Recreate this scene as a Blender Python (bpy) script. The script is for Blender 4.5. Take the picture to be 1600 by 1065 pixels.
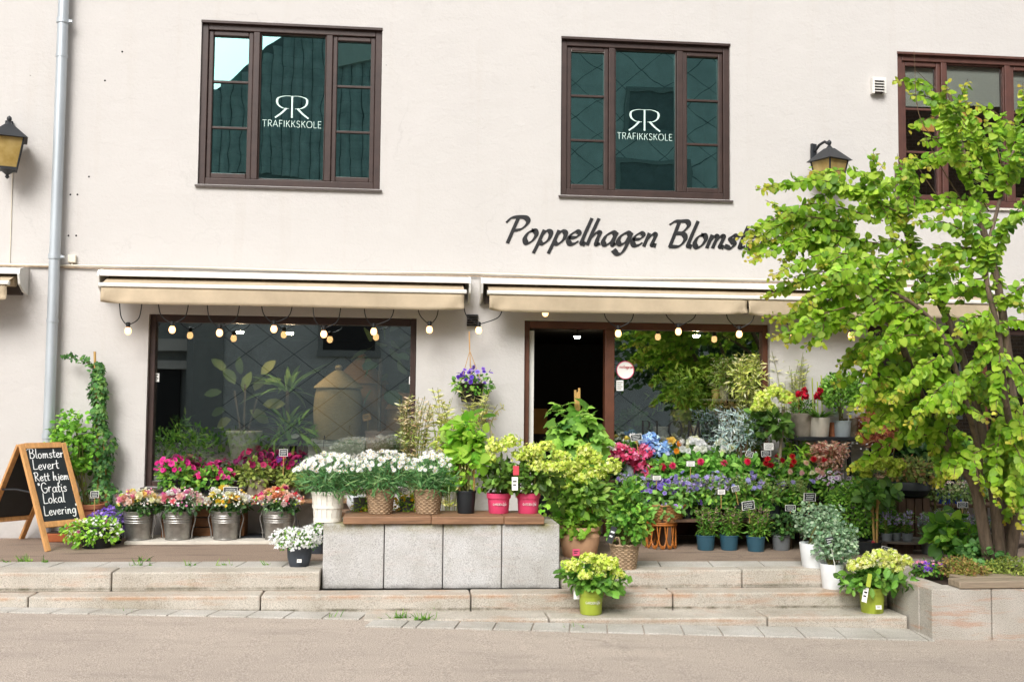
import bpy, math, random
import numpy as np
from mathutils import Matrix, Vector
R = math.radians
rng = np.random.default_rng(7)
random.seed(7)
for o in list(bpy.data.objects): bpy.data.objects.remove(o)
S = bpy.context.scene
COL = S.collection
# ------------------------------------------------------------------ camera
FPX, PIT, YAW, ROL = 1642.2, .0597, .1032, .0091
CAM = np.array([0., -10., 1.25])
def ray(px, py):
    u, v = px-800, py-532.5
    c, s = math.cos(-ROL), math.sin(-ROL); u, v = c*u-s*v, s*u+c*v
    x, z, d = u/FPX, -v/FPX, 1.
    c, s = math.cos(PIT), math.sin(PIT); d, z = c*d-s*z, s*d+c*z
    c, s = math.cos(YAW), math.sin(YAW); x, d = c*x+s*d, -s*x+c*d
    return np.array([x, d, z])
def G(px, py, z=0.):
    r = ray(px, py); return CAM+r*(z-1.25)/r[2]
def W(px, py, Y=0.):
    r = ray(px, py); return CAM+r*(Y+10)/r[1]
def mpp(p): return ((p[1]+10)*math.cos(YAW)+p[0]*math.sin(YAW))/FPX
cd = bpy.data.cameras.new('camera'); cam = bpy.data.objects.new('camera', cd); COL.objects.link(cam)
cd.sensor_width = 36; cd.lens = FPX/1600*36; cd.clip_start = .05; cd.clip_end = 500
fw = ray(800, 532.5); rt = ray(1800, 532.5)-fw; rt -= fw*rt.dot(fw)/fw.dot(fw)
fw = Vector(fw).normalized(); rt = Vector(rt).normalized(); up = rt.cross(fw)
mm = Matrix((rt, up, -fw)).transposed().to_4x4(); mm.translation = Vector(CAM); cam.matrix_world = mm
S.camera = cam
# ------------------------------------------------------------------ sky, sun, exposure
SUN_EL, SUN_AZ = 40., -20.          # sun stands behind the camera, to the left
wd = bpy.data.worlds.new('World'); S.world = wd; wd.use_nodes = True
nt = wd.node_tree; bg = nt.nodes['Background']
sky = nt.nodes.new('ShaderNodeTexSky'); sky.sky_type = 'NISHITA'; sky.sun_disc = False
sky.sun_elevation = R(SUN_EL); sky.sun_rotation = R(180-SUN_AZ); sky.air_density = 1.; sky.dust_density = 5.; sky.ozone_density = 1.
hs = nt.nodes.new('ShaderNodeHueSaturation'); hs.inputs['Saturation'].default_value = .22
nt.links.new(sky.outputs[0], hs.inputs['Color']); nt.links.new(hs.outputs[0], bg.inputs[0]); bg.inputs[1].default_value = .11
sl = bpy.data.lights.new('sun', 'SUN'); sl.energy = 1.5; sl.angle = R(30); sl.color = (1, .985, .965)
so = bpy.data.objects.new('sun', sl); COL.objects.link(so)
so.rotation_euler = (R(90-SUN_EL), 0, R(SUN_AZ)); so.location = (-4, -8, 12)
S.view_settings.view_transform = 'Standard'; S.view_settings.look = 'None'; S.view_settings.gamma = 1
S.view_settings.exposure = .78
S.render.engine = 'CYCLES'; S.cycles.use_denoising = True; S.cycles.max_bounces = 8; S.cycles.transparent_max_bounces = 12
S.cycles.sample_clamp_indirect = 6; S.cycles.caustics_reflective = False; S.cycles.caustics_refractive = False
# ------------------------------------------------------------------ materials
def lin(h):
    if not isinstance(h, str): return tuple(h)
    c = [int(h[i:i+2], 16)/255 for i in (0, 2, 4)]
    return tuple(x/12.92 if x <= .04045 else ((x+.055)/1.055)**2.4 for x in c)
MATS = {}
class ND:
    def __init__(s, name):
        s.m = bpy.data.materials.new(name); s.m.use_nodes = True; s.t = s.m.node_tree; s.b = s.t.nodes['Principled BSDF']; MATS[name] = s.m
        s.co = None
    def n(s, typ, **kw):
        x = s.t.nodes.new('ShaderNode'+typ)
        for k, v in kw.items(): setattr(x, k, v)
        return x
    def l(s, a, b): s.t.links.new(a, b)
    def coord(s, scale=(1, 1, 1), kind='Object'):
        c = s.n('TexCoord'); mp = s.n('Mapping'); mp.inputs['Scale'].default_value = scale
        s.l(c.outputs[kind], mp.inputs[0]); return mp.outputs[0]
    def noise(s, scale, detail=3, rough=.55, co=None):
        x = s.n('TexNoise'); x.inputs['Scale'].default_value = scale; x.inputs['Detail'].default_value = detail; x.inputs['Roughness'].default_value = rough
        s.l(co if co is not None else s.coord(), x.inputs['Vector']); return x.outputs[0]
    def ramp(s, fac, stops):
        x = s.n('ValToRGB'); e = x.color_ramp.elements
        while len(e) < len(stops): e.new(.5)
        for q, (p, c) in zip(e, stops): q.position = p; q.color = tuple(c)+(1,) if len(c) == 3 else c
        s.l(fac, x.inputs[0]); return x.outputs[0]
    def mix(s, fac, a, b, typ='MIX'):
        x = s.n('Mix', data_type='RGBA', blend_type=typ)
        for v, i in ((fac, 0), (a, 6), (b, 7)):
            if isinstance(v, (int, float)): x.inputs[i].default_value = v
            elif isinstance(v, tuple): x.inputs[i].default_value = v+(1,)
            else: s.l(v, x.inputs[i])
        return x.outputs[2]
    def bump(s, h, strength, dist=.01):
        x = s.n('Bump'); x.inputs['Strength'].default_value = strength; x.inputs['Distance'].default_value = dist
        s.l(h, x.inputs['Height']); s.l(x.outputs[0], s.b.inputs['Normal']); return x
    def color(s, c):
        if isinstance(c, tuple): s.b.inputs['Base Color'].default_value = c+(1,)
        else: s.l(c, s.b.inputs['Base Color'])
def cracks(d, a, scale, thick, amt, dark):
    nz = d.n('TexNoise'); nz.inputs['Scale'].default_value = 3; nz.inputs['Detail'].default_value = 5; co = d.coord(); d.l(co, nz.inputs['Vector'])
    mx = d.n('Mix', data_type='RGBA', blend_type='LINEAR_LIGHT'); mx.inputs[0].default_value = .35; d.l(co, mx.inputs[6]); d.l(nz.outputs['Color'], mx.inputs[7])
    vo = d.n('TexVoronoi', feature='DISTANCE_TO_EDGE'); vo.inputs['Scale'].default_value = scale; d.l(mx.outputs[2], vo.inputs['Vector'])
    m1 = d.ramp(vo.outputs['Distance'], [(thick*.4, (1, 1, 1)), (thick, (0, 0, 0))]); m2 = d.ramp(d.noise(.9, 3, .6), [(.5, (0, 0, 0)), (.6, (amt,)*3)])
    return d.mix(d.mix(1., m1, m2, 'MULTIPLY'), a, dark)
def pm(name, col, rough=.6, var=.15, scale=6, bump=.0, bscale=60, metal=0, spec=.5, coat=0, stretch=(1, 1, 1)):
    d = ND(name); c = lin(col); co = d.coord(stretch)
    f = d.noise(scale, 4, .6, co)
    lo = tuple(max(0, x*(1-var)) for x in c); hi = tuple(min(1, x*(1+var)) for x in c)
    d.color(d.ramp(f, [(.3, lo), (.7, hi)]))
    d.b.inputs['Roughness'].default_value = rough; d.b.inputs['Metallic'].default_value = metal; d.b.inputs['Specular IOR Level'].default_value = spec
    if coat: d.b.inputs['Coat Weight'].default_value = coat
    if bump: d.bump(d.noise(bscale, 4, .6, co), bump, .01)
    return d
def stucco():
    d = ND('stucco'); c = lin('c5c1bd')
    co = d.coord()
    a = d.ramp(d.noise(1.1, 5, .6), [(.3, tuple(x*.955 for x in c)), (.7, c)])
    streak = d.noise(1.6, 4, .6, d.coord((3, 3, .25)))
    a = d.mix(d.ramp(streak, [(.56, (0, 0, 0)), (.8, (.55, .55, .55))]), a, tuple(x*y for x, y in zip(c, (.9, .87, .83))))
    vo = d.n('TexVoronoi', feature='F1'); vo.inputs['Scale'].default_value = 2.6; vo.inputs['Randomness'].default_value = 1; d.l(co, vo.inputs['Vector'])
    a = d.mix(d.ramp(vo.outputs['Distance'], [(.012, (.6, .6, .6)), (.022, (0, 0, 0))]), a, tuple(x*.35 for x in c))
    z = d.n('SeparateXYZ'); d.l(co, z.inputs[0])
    mr = d.n('MapRange'); mr.inputs[1].default_value = .3; mr.inputs[2].default_value = 0.; mr.inputs[3].default_value = 0; mr.inputs[4].default_value = 1; d.l(z.outputs[2], mr.inputs[0])
    mu = d.n('Math', operation='MULTIPLY'); d.l(mr.outputs[0], mu.inputs[0]); d.l(d.noise(9, 5, .7), mu.inputs[1])
    a = d.mix(mu.outputs[0], a, tuple(x*.62 for x in c))
    a = cracks(d, a, .55, .005, .16, tuple(x*.5 for x in c))
    d.color(a); d.b.inputs['Roughness'].default_value = .9; d.b.inputs['Specular IOR Level'].default_value = .2
    h = d.n('Math', operation='ADD'); d.l(d.noise(30, 6, .7), h.inputs[0])
    big = d.n('Math', operation='MULTIPLY'); d.l(d.noise(4, 3, .5, d.coord((1, 1, 1.6))), big.inputs[0]); big.inputs[1].default_value = 1.5
    d.l(big.outputs[0], h.inputs[1]); d.bump(h.outputs[0], .42, .012)
stucco()
def granite(name, base, rust=.0, moss=.0, bands=()):
    d = ND(name); c = lin(base)
    sp = d.ramp(d.noise(150, 2, .75), [(.32, tuple(x*.55 for x in c)), (.46, tuple(x*.95 for x in c)), (.64, tuple(min(1, x*1.2) for x in c))])
    a = d.mix(d.ramp(d.noise(2.3, 5, .6), [(.35, (.8, .8, .8)), (.65, (1.06, 1.05, 1.03))]), (1., 1., 1.), sp, 'MULTIPLY')
    a = d.mix(1., sp, d.ramp(d.noise(2.3, 5, .6), [(.3, (.72, .7, .66)), (.65, (1, 1, 1))]), 'MULTIPLY')
    if rust:
        m = d.ramp(d.noise(2.2, 6, .65, d.coord((1.1, 1.1, 9))), [(.53, (0, 0, 0)), (.66, (rust,)*3)])
        a = d.mix(m, a, lin('b8713a'))
    if moss:
        m = d.ramp(d.noise(3, 6, .7, d.coord((1.5, 1.5, 1.))), [(.55, (0, 0, 0)), (.75, (moss,)*3)])
        a = d.mix(m, a, lin('6f6a3c'))
    for (zc, zw, colr, amt) in bands:      # algae and dirt lines that grow along the joints
        z = d.n('SeparateXYZ'); d.l(d.coord(), z.inputs[0]); sb = d.n('Math', operation='SUBTRACT'); d.l(z.outputs[2], sb.inputs[0]); sb.inputs[1].default_value = zc
        ab_ = d.n('Math', operation='ABSOLUTE'); d.l(sb.outputs[0], ab_.inputs[0]); mr = d.n('MapRange'); mr.inputs[1].default_value = 0; mr.inputs[2].default_value = zw; mr.inputs[3].default_value = 1; mr.inputs[4].default_value = 0; d.l(ab_.outputs[0], mr.inputs[0])
        mu = d.n('Math', operation='MULTIPLY'); d.l(mr.outputs[0], mu.inputs[0]); d.l(d.ramp(d.noise(4.5, 6, .7), [(.38, (0, 0, 0)), (.62, (amt,)*3)]), mu.inputs[1]); a = d.mix(mu.outputs[0], a, lin(colr))
    d.color(a); d.b.inputs['Roughness'].default_value = .85; d.b.inputs['Specular IOR Level'].default_value = .25
    d.bump(d.noise(120, 3, .7), .35, .004)
granite('granite_step', 'beb7ac', .2, .3, [(-.112, .017, '4a4630', 1.), (-.234, .015, '4a4630', 1.), (-.145, .022, 'b0743c', .55), (-.275, .018, 'a8703c', .4)]); granite('granite_slab', 'c4c3c2', .06, .25, [(.345, .09, '7a7238', .9), (-.134, .04, '6f6c66', 1.)]); granite('granite_planter', 'bcb6ad', .36, .2); granite('paver', 'bebab3', .05, .15)
def asphalt(name, base, patches):
    d = ND(name); c = lin(base)
    a = d.ramp(d.noise(160, 2, .8), [(.33, tuple(x*.45 for x in c)), (.5, c), (.66, tuple(min(1, x*1.45) for x in c))])
    a = d.mix(1., a, d.ramp(d.noise(.9, 6, .65, d.coord((.7, 1.4, 1))), [(.3, (.84, .83, .82)), (.7, (1.03, 1.02, 1))]), 'MULTIPLY')
    a = d.mix(d.ramp(d.noise(1.6, 6, .62, d.coord((.8, 3.5, 1))), [(.55, (0, 0, 0)), (.72, (patches,)*3)]), a, tuple(x*.38 for x in c))
    vo = d.n('TexVoronoi'); vo.inputs['Scale'].default_value = 1.3; d.l(d.coord(), vo.inputs['Vector'])
    a = d.mix(d.ramp(vo.outputs['Distance'], [(.018, (.75, .75, .75)), (.03, (0, 0, 0))]), a, tuple(x*.25 for x in c))
    a = cracks(d, a, .45, .008, .3, tuple(x*.3 for x in c))
    d.color(a); d.b.inputs['Roughness'].default_value = .9; d.b.inputs['Specular IOR Level'].default_value = .25
    d.bump(d.noise(140, 3, .8), .5, .006)
asphalt('asphalt_street', 'b5a99e', .25); asphalt('asphalt_terrace', '968475', .85)
def glass(name, refl, tint, rtint=(1, 1, 1), wavy=.0):
    d = ND(name); t = d.t; t.nodes.remove(d.b)
    tr = d.n('BsdfTransparent'); tr.inputs[0].default_value = tint+(1,)
    gl = d.n('BsdfGlossy'); gl.inputs[0].default_value = rtint+(1,); gl.inputs['Roughness'].default_value = .0
    fr = d.n('Fresnel'); fr.inputs[0].default_value = 1.5
    mr = d.n('MapRange'); mr.inputs[1].default_value = .04; mr.inputs[2].default_value = 1; mr.inputs[3].default_value = refl; mr.inputs[4].default_value = 1; d.l(fr.outputs[0], mr.inputs[0])
    mx = d.n('MixShader'); d.l(mr.outputs[0], mx.inputs[0]); d.l(tr.outputs[0], mx.inputs[1]); d.l(gl.outputs[0], mx.inputs[2])
    if wavy:
        b = d.n('Bump'); b.inputs['Strength'].default_value = wavy; b.inputs['Distance'].default_value = .02; d.l(d.noise(1.7, 2, .5), b.inputs['Height']); d.l(b.outputs[0], gl.inputs['Normal'])
    d.l(mx.outputs[0], t.nodes['Material Output'].inputs[0])
glass('shop_glass', .23, (.95, .97, .95), (.88, .95, .95), .006)
glass('coated_glass', .46, (.45, .65, .62), (.46, .82, .79), .06)
glass('plain_glass', .14, (.93, .95, .93), (.95, .95, .95), .02)
def wood(name, c, dark=.55, rough=.6, sc=(1, 14, 14)):
    d = ND(name); c = lin(c); f = d.noise(3.2, 6, .65, d.coord(sc))
    a = d.ramp(f, [(.3, tuple(x*dark for x in c)), (.55, c), (.75, tuple(min(1, x*1.25) for x in c))])
    d.color(a); d.b.inputs['Roughness'].default_value = rough; d.bump(f, .3, .004)
wood('wood_board', '8e6a4e'); wood('wood_pine', 'd09a60', .7, sc=(12, 12, 1)); wood('wood_crate', '8a5a33', .55); wood('wood_grey', '9a8a76', .7); wood('wood_dark', '5b4434', .6, sc=(14, 14, 1)); wood('cane', 'b99455', .7, sc=(9, 9, 2))
pm('brown_frame', '3b2b26', .45, .2, 9, .1, 40, spec=.4); pm('red_brown_frame', '56352c', .5, .2, 9, .15, 40); pm('door_brown', '5c3523', .5, .22, 7, .15, 40)
pm('white_aluminium', 'dcd9d2', .35, .05, 5, metal=.0); pm('sill_metal', '4a403c', .5, .1)
pm('zinc_pipe', 'b4bbc0', .42, .1, 7, .03, 80, metal=.35, stretch=(1, 1, .3)); pm('galvanised', '9a9792', .42, .25, 16, .05, 60, metal=.8)
pm('awning_fabric', 'b9a88f', .9, .1, 5, .25, 160, spec=.1); pm('black_iron', '23262a', .45, .15); pm('rubber_black', '121212', .5); pm('dark_slot', '0b0b0b', .8)
pm('letter_black', '141416', .6, .1); pm('chalkboard', '20272a', .55, .25, 5, .05); pm('chalk', 'eef0ee', .95, .08, 40)
pm('logo_white', 'cfeae0', .6, .03); pm('window_letter', '101010', .5); pm('paper', 'f1efe9', .7, .03); pm('tag_green', 'a9b93e', .6); pm('tag_red', 'c23a48', .6); pm('tag_pink', 'e0577a', .6); pm('slate_board', '2b2e30', .7)
pm('terracotta', 'b5714f', .8, .18, 8, .12, 50); pm('terracotta_pale', 'c59a78', .8, .15, 7, .12, 50); pm('rust_saucer', 'a5592f', .8, .2); pm('clay_grey', '9a9083', .85, .25, 6, .15, 40); pm('clay_taupe', '8d8272', .8, .18, 6, .1, 40); pm('clay_white', 'cdc6b9', .8, .12, 6, .1, 40)
pm('plastic_pink', 'd9476f', .45, .04); pm('plastic_lime', 'a3b23c', .45, .05); pm('plastic_black', '1d2226', .5, .1); pm('plastic_slate', '3c424b', .5, .08); pm('plastic_teal', '2f5566', .5, .1); pm('plastic_grey', '6d7174', .5, .08); pm('plastic_cobalt', '22409a', .45, .06); pm('plastic_periwinkle', '6f7fc4', .5, .06); pm('plastic_purple', '5b3b55', .5, .1); pm('pot_palegrey', 'a9b3b8', .6, .08); pm('pot_white', 'e9ecee', .5, .1, 5, .03); pm('pot_whitewash', 'e3ded3', .7, .08, 12, .1, 60); pm('pot_pinkclay', 'c2a08e', .8, .08, 6, .05)
pm('soil', '35281f', .95, .4, 30, .8, 60); pm('wicker', 'a58c70', .75, .3, 30, .2, 80); pm('wicker_brown', 'a97a4b', .65, .28, 26, .2, 80); pm('rattan', 'b06a2c', .45, .25, 14); pm('wicker_black', '241f1d', .55, .3, 30); pm('seagrass', 'b59f76', .8, .22, 22, .2, 80, stretch=(1, 1, 6)); pm('seagrass_tan', 'b98f63', .8, .2, 22, .2, 80, stretch=(1, 1, 6)); pm('rope', 'bb9460', .8)
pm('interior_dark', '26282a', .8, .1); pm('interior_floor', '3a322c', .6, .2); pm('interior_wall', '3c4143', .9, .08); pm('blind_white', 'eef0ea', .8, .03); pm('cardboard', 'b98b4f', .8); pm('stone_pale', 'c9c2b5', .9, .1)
pm('bark', '6a5a4b', .9, .4, 14, .9, 25, stretch=(3, 3, .6)); pm('beige_plastic', 'dcd3c0', .5, .04); pm('cellophane_white', 'e8e8e8', .2)
def emis(name, col, st):
    d = ND(name); d.b.inputs['Base Color'].default_value = lin(col)+(1,); d.b.inputs['Emission Color'].default_value = lin(col)+(1,); d.b.inputs['Emission Strength'].default_value = st
emis('bulb_glow', 'ffc080', 2.2); emis('downlight_glow', 'ffe2b8', 150.); emis('shade_glow', 'e2a85e', .5)
def amber():
    d = ND('amber_glass'); d.color(d.ramp(d.noise(7, 3), [(.3, lin('b0924e')), (.7, lin('dcc07e'))])); d.b.inputs['Roughness'].default_value = .25; d.b.inputs['Transmission Weight'].default_value = .35
amber()
def cello():
    d = ND('cellophane'); t = d.t; t.nodes.remove(d.b); tr = d.n('BsdfTransparent'); gl = d.n('BsdfGlossy'); gl.inputs['Roughness'].default_value = .12; gl.inputs[0].default_value = (.9, .9, .9, 1)
    mx = d.n('MixShader'); mx.inputs[0].default_value = .24; d.l(tr.outputs[0], mx.inputs[1]); d.l(gl.outputs[0], mx.inputs[2]); d.l(mx.outputs[0], t.nodes['Material Output'].inputs[0])
cello()
def organic(name, rough, transl, spec):
    d = ND(name); at = d.n('Attribute'); at.attribute_name = 'Col'
    d.l(at.outputs['Color'], d.b.inputs['Base Color']); d.b.inputs['Roughness'].default_value = rough; d.b.inputs['Specular IOR Level'].default_value = spec
    tl = d.n('BsdfTranslucent'); g = d.n('Gamma'); g.inputs[1].default_value = .85; d.l(at.outputs['Color'], g.inputs[0]); d.l(g.outputs[0], tl.inputs[0])
    mx = d.n('MixShader'); mx.inputs[0].default_value = transl; d.l(d.b.outputs[0], mx.inputs[1]); d.l(tl.outputs[0], mx.inputs[2]); d.l(mx.outputs[0], d.t.nodes['Material Output'].inputs[0])
organic('leaf', .48, .4, .35); organic('petal', .7, .35, .15); organic('twig', .8, .0, .2)
def slate_mat():
    d = pm('slate', 'bcc6c6', .7, .12, 3, .1, 30)
slate_mat()
pm('slate_gap', '747c7e', .8); pm('grey_boards', '8b9392', .7, .08); pm('trim_pale', 'c4c6c2', .7, .05); pm('roof_tile', 'a3adae', .6, .25, 3); pm('chimney_brick', '7b5f50', .9, .2)
def brickmat():
    d = ND('brick_far'); b = d.n('TexBrick'); b.inputs['Scale'].default_value = 3.2; b.inputs['Color1'].default_value = lin('7a5f4a')+(1,); b.inputs['Color2'].default_value = lin('5d4536')+(1,); b.inputs['Mortar'].default_value = lin('8d8478')+(1,); b.inputs['Mortar Size'].default_value = .02
    mp = d.n('Mapping'); tc = d.n('TexCoord'); d.l(tc.outputs['Object'], mp.inputs[0]); mp.inputs['Rotation'].default_value = (R(90), 0, 0); d.l(mp.outputs[0], b.inputs['Vector']); d.color(b.outputs[0]); d.b.inputs['Roughness'].default_value = .9
brickmat()
# ------------------------------------------------------------------ mesh builder
def nrm(a): return a/np.maximum(np.linalg.norm(a, axis=-1, keepdims=True), 1e-9)
class M:
    def __init__(s): s.v = []; s.f = []; s.c = []; s.n = 0; s.off = np.zeros(3)
    def add(s, V, F, C=(1, 1, 1)):
        V = np.asarray(V, float).reshape(-1, 3)+s.off; s.v.append(V)
        C = np.asarray(C, float); s.c.append(np.broadcast_to(C, (len(V), 3)))
        if isinstance(F, dict):
            for k, a in F.items(): s.f.append(np.asarray(a).reshape(-1, k)+s.n)
        else:
            by = {}
            for q in F: by.setdefault(len(q), []).append(q)
            for k, a in by.items(): s.f.append(np.asarray(a)+s.n)
        s.n += len(V); return s
    def box(s, a, b, C=(1, 1, 1)):
        x0, y0, z0 = a; x1, y1, z1 = b
        return s.add([(x0, y0, z0), (x1, y0, z0), (x1, y1, z0), (x0, y1, z0), (x0, y0, z1), (x1, y0, z1), (x1, y1, z1), (x0, y1, z1)], [(3, 2, 1, 0), (4, 5, 6, 7), (0, 1, 5, 4), (1, 2, 6, 5), (2, 3, 7, 6), (3, 0, 4, 7)], C)
    def hexa(s, bot, top, C=(1, 1, 1)):      # four bottom points and four top points, same order
        return s.add(list(bot)+list(top), [(3, 2, 1, 0), (4, 5, 6, 7), (0, 1, 5, 4), (1, 2, 6, 5), (2, 3, 7, 6), (3, 0, 4, 7)], C)
    def beam(s, p, q, w, t, side=None, C=(1, 1, 1)):
        p = np.asarray(p, float); q = np.asarray(q, float); d = nrm(q-p); side = np.array([0, 1., 0]) if side is None else np.asarray(side, float)
        u = nrm(side-d*d.dot(side)); n = np.cross(d, u)
        r = [u*w/2*a+n*t/2*b for a, b in ((-1, -1), (1, -1), (1, 1), (-1, 1))]
        return s.hexa([p+x for x in r], [q+x for x in r], C)
    def tube(s, pts, r, k=6, C=(1, 1, 1), cap=True):
        P = np.asarray(pts, float); n = len(P); r = np.broadcast_to(np.asarray(r, float), (n,))
        T = np.gradient(P, axis=0) if n > 2 else np.repeat((P[1]-P[0])[None], 2, 0); T = nrm(T)
        ref = np.array([.0, .0, 1.]) if abs(T[:, 2]).mean() < .8 else np.array([0., 1., 0])
        U = nrm(np.cross(T, ref)); Vv = np.cross(T, U); a = np.arange(k)*2*math.pi/k
        V = P[:, None]+r[:, None, None]*(np.cos(a)[None, :, None]*U[:, None]+np.sin(a)[None, :, None]*Vv[:, None])
        F = [(i*k+j, i*k+(j+1) % k, (i+1)*k+(j+1) % k, (i+1)*k+j) for i in range(n-1) for j in range(k)]
        if cap: F += [tuple(range(k-1, -1, -1)), tuple((n-1)*k+j for j in range(k))]
        return s.add(V, F, C)
    def lathe(s, prof, k=28, c=(0, 0, 0), C=(1, 1, 1), wob=None, close=True):
        a = np.arange(k)*2*math.pi/k; V = []
        for i, (r, z) in enumerate(prof):
            rr = np.full(k, float(r)) if wob is None else r+wob(i, a)
            V.append(np.stack([c[0]+rr*np.cos(a), c[1]+rr*np.sin(a), np.full(k, c[2]+z)], 1))
        n = len(prof)
        F = [(i*k+j, i*k+(j+1) % k, (i+1)*k+(j+1) % k, (i+1)*k+j) for i in range(n-1) for j in range(k)]
        if close: F += [tuple(range(k-1, -1, -1)), tuple((n-1)*k+j for j in range(k))]
        return s.add(np.concatenate(V), F, C)
    def prism(s, poly, y0, y1, C=(1, 1, 1)):   # polygon in x,z pushed along y
        n = len(poly); V = [(x, y0, z) for x, z in poly]+[(x, y1, z) for x, z in poly]
        return s.add(V, [tuple(range(n)), tuple(range(2*n-1, n-1, -1))]+[(i, i+n, (i+1) % n+n, (i+1) % n) for i in range(n)], C)
    def inst(s, T, P, A, N, Sz, C):
        v, F, vc = T; P = np.asarray(P, float).reshape(-1, 3); n = len(P)
        if n == 0: return s
        A = nrm(np.broadcast_to(np.asarray(A, float), (n, 3))); N = np.broadcast_to(np.asarray(N, float), (n, 3)); B = np.cross(N, A)
        bad = np.linalg.norm(B, axis=1) < 1e-3; B = np.where(bad[:, None], np.cross(np.array([.31, .7, .2]), A), B); B = nrm(B); N = np.cross(A, B)
        Sz = np.broadcast_to(np.asarray(Sz, float), (n,))[:, None, None]
        V = P[:, None]+Sz*(v[None, :, 0:1]*A[:, None]+v[None, :, 1:2]*B[:, None]+v[None, :, 2:3]*N[:, None])
        k = len(v); D = {}
        for q in F: D.setdefault(len(q), []).append(q)
        off = (np.arange(n)*k)[:, None, None]
        C = np.broadcast_to(np.asarray(C, float), (n, 3))
        return s.add(V.reshape(-1, 3), {kk: (np.asarray(a)[None]+off).reshape(-1, kk) for kk, a in D.items()}, np.clip(C[:, None]*vc[None], 0, 1).reshape(-1, 3))
    def mesh(s, name, mat, smooth=None):
        me = bpy.data.meshes.new(name); V = np.concatenate(s.v)
        me.vertices.add(len(V)); me.vertices.foreach_set('co', V.ravel().astype('f4'))
        tot = np.concatenate([np.full(len(a), a.shape[1]) for a in s.f]); idx = np.concatenate([a.ravel() for a in s.f])
        me.loops.add(len(idx)); me.loops.foreach_set('vertex_index', idx.astype('i4'))
        me.polygons.add(len(tot)); st = np.concatenate([[0], np.cumsum(tot)[:-1]]); me.polygons.foreach_set('loop_start', st.astype('i4'))
        try: me.polygons.foreach_set('loop_total', tot.astype('i4'))
        except Exception: pass
        me.update(calc_edges=True)
        if mat in ('leaf', 'petal', 'twig'):
            at = me.color_attributes.new('Col', 'FLOAT_COLOR', 'POINT'); at.data.foreach_set('color', np.concatenate([np.concatenate(s.c), np.ones((len(V), 1))], 1).ravel().astype('f4'))
        if smooth is None: me.polygons.foreach_set('use_smooth', np.zeros(len(tot), bool))
        else:
            me.polygons.foreach_set('use_smooth', np.ones(len(tot), bool))
            try: me.set_sharp_from_angle(angle=R(smooth))
            except Exception: pass
        me.materials.append(MATS[mat]); me.validate(); return me
    def build(s, name, mat, parent=None, smooth=None, bevel=0, kind=None):
        o = bpy.data.objects.new(name, s.mesh(name, mat, smooth)); COL.objects.link(o)
        if parent is not None: o.parent = parent
        if bevel:
            b = o.modifiers.new('bevel', 'BEVEL'); b.width = bevel; b.segments = 2; b.limit_method = 'ANGLE'; b.angle_limit = R(40)
        if kind: o['kind'] = kind
        return o
def thing(name, label, cat, loc=(0, 0, 0), rotz=0, group=None):
    o = bpy.data.objects.new(name, None); COL.objects.link(o); o.location = Vector([float(x) for x in loc]); o.rotation_euler = (0, 0, rotz); o.empty_display_size = .1
    o['label'] = label; o['category'] = cat
    if group: o['group'] = group
    return o
def tag(o, label, cat, group=None):
    o['label'] = label; o['category'] = cat
    if group: o['group'] = group
    return o
def struct(o): o['kind'] = 'structure'; return o
def catmull(p, n=6):
    p = np.asarray(p, float)
    if len(p) < 3:
        t = np.linspace(0, 1, 4)[:, None]; return p[0]*(1-t)+p[-1]*t
    q = np.vstack([2*p[0]-p[1], p, 2*p[-1]-p[-2]]); out = []
    for i in range(1, len(q)-2):
        t = np.linspace(0, 1, n, endpoint=False)[:, None]; a, b, c, d = q[i-1:i+3]
        out.append(.5*((2*b)+(c-a)*t+(2*a-5*b+4*c-d)*t*t+(-a+3*b-3*c+d)*t**3))
    return np.vstack(out+[p[-1:]])
# ------------------------------------------------------------------ leaf and flower templates
def T_(v, f, c=None):
    v = np.array(v, float); c = np.ones((len(v), 3)) if c is None else np.array(c, float); return (v, f, c)
def leafT(w, prof, bend=-.12, fold=.1):
    V = [(0, 0, 0)]; F = []; n = len(prof)
    for t, k in prof: V += [(t, w*k, fold*w*k*2+bend*t*t), (t, 0, bend*t*t), (t, -w*k, fold*w*k*2+bend*t*t)]
    V.append((1, 0, bend))
    F += [(0, 2, 1), (0, 3, 2)]
    for i in range(n-1):
        a = 1+3*i; F += [(a, a+1, a+4, a+3), (a+1, a+2, a+5, a+4)]
    a = 1+3*(n-1); e = len(V)-1; F += [(a, a+1, e), (a+1, a+2, e)]
    c = [(1, 1, 1)]*len(V)
    for i in range(n): c[2+3*i] = (1.12, 1.1, 1.05)
    return T_(V, F, c)
OVAL = leafT(.28, [(.25, .8), (.6, 1), (.85, .55)]); LANCE = leafT(.12, [(.3, .9), (.65, .8)], -.2); NEEDLE = leafT(.05, [(.5, 1)], -.05, 0)
HEART = leafT(.48, [(-.08, .5), (.06, .88), (.28, 1), (.52, .93), (.74, .65), (.9, .32)], -.12, .07); ROUND = leafT(.46, [(.12, .7), (.45, 1), (.8, .7)], -.1, .08); BLADE = leafT(.045, [(.15, .8), (.4, 1), (.7, .75), (.88, .4)], -.45, .15)
IVY = T_([(0, 0, 0), (-.12, .3, 0), (.1, .5, -.06), (.3, .3, .03), (.55, .42, -.06), (.65, .2, 0), (1, 0, -.15), (.65, -.2, 0), (.55, -.42, -.06), (.3, -.3, .03), (.1, -.5, -.06), (-.12, -.3, 0), (.35, 0, .04)],
         [(12, 0, 1), (12, 1, 2), (12, 2, 3), (12, 3, 4), (12, 4, 5), (12, 5, 6), (12, 6, 7), (12, 7, 8), (12, 8, 9), (12, 9, 10), (12, 10, 11), (12, 11, 0)])
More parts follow.
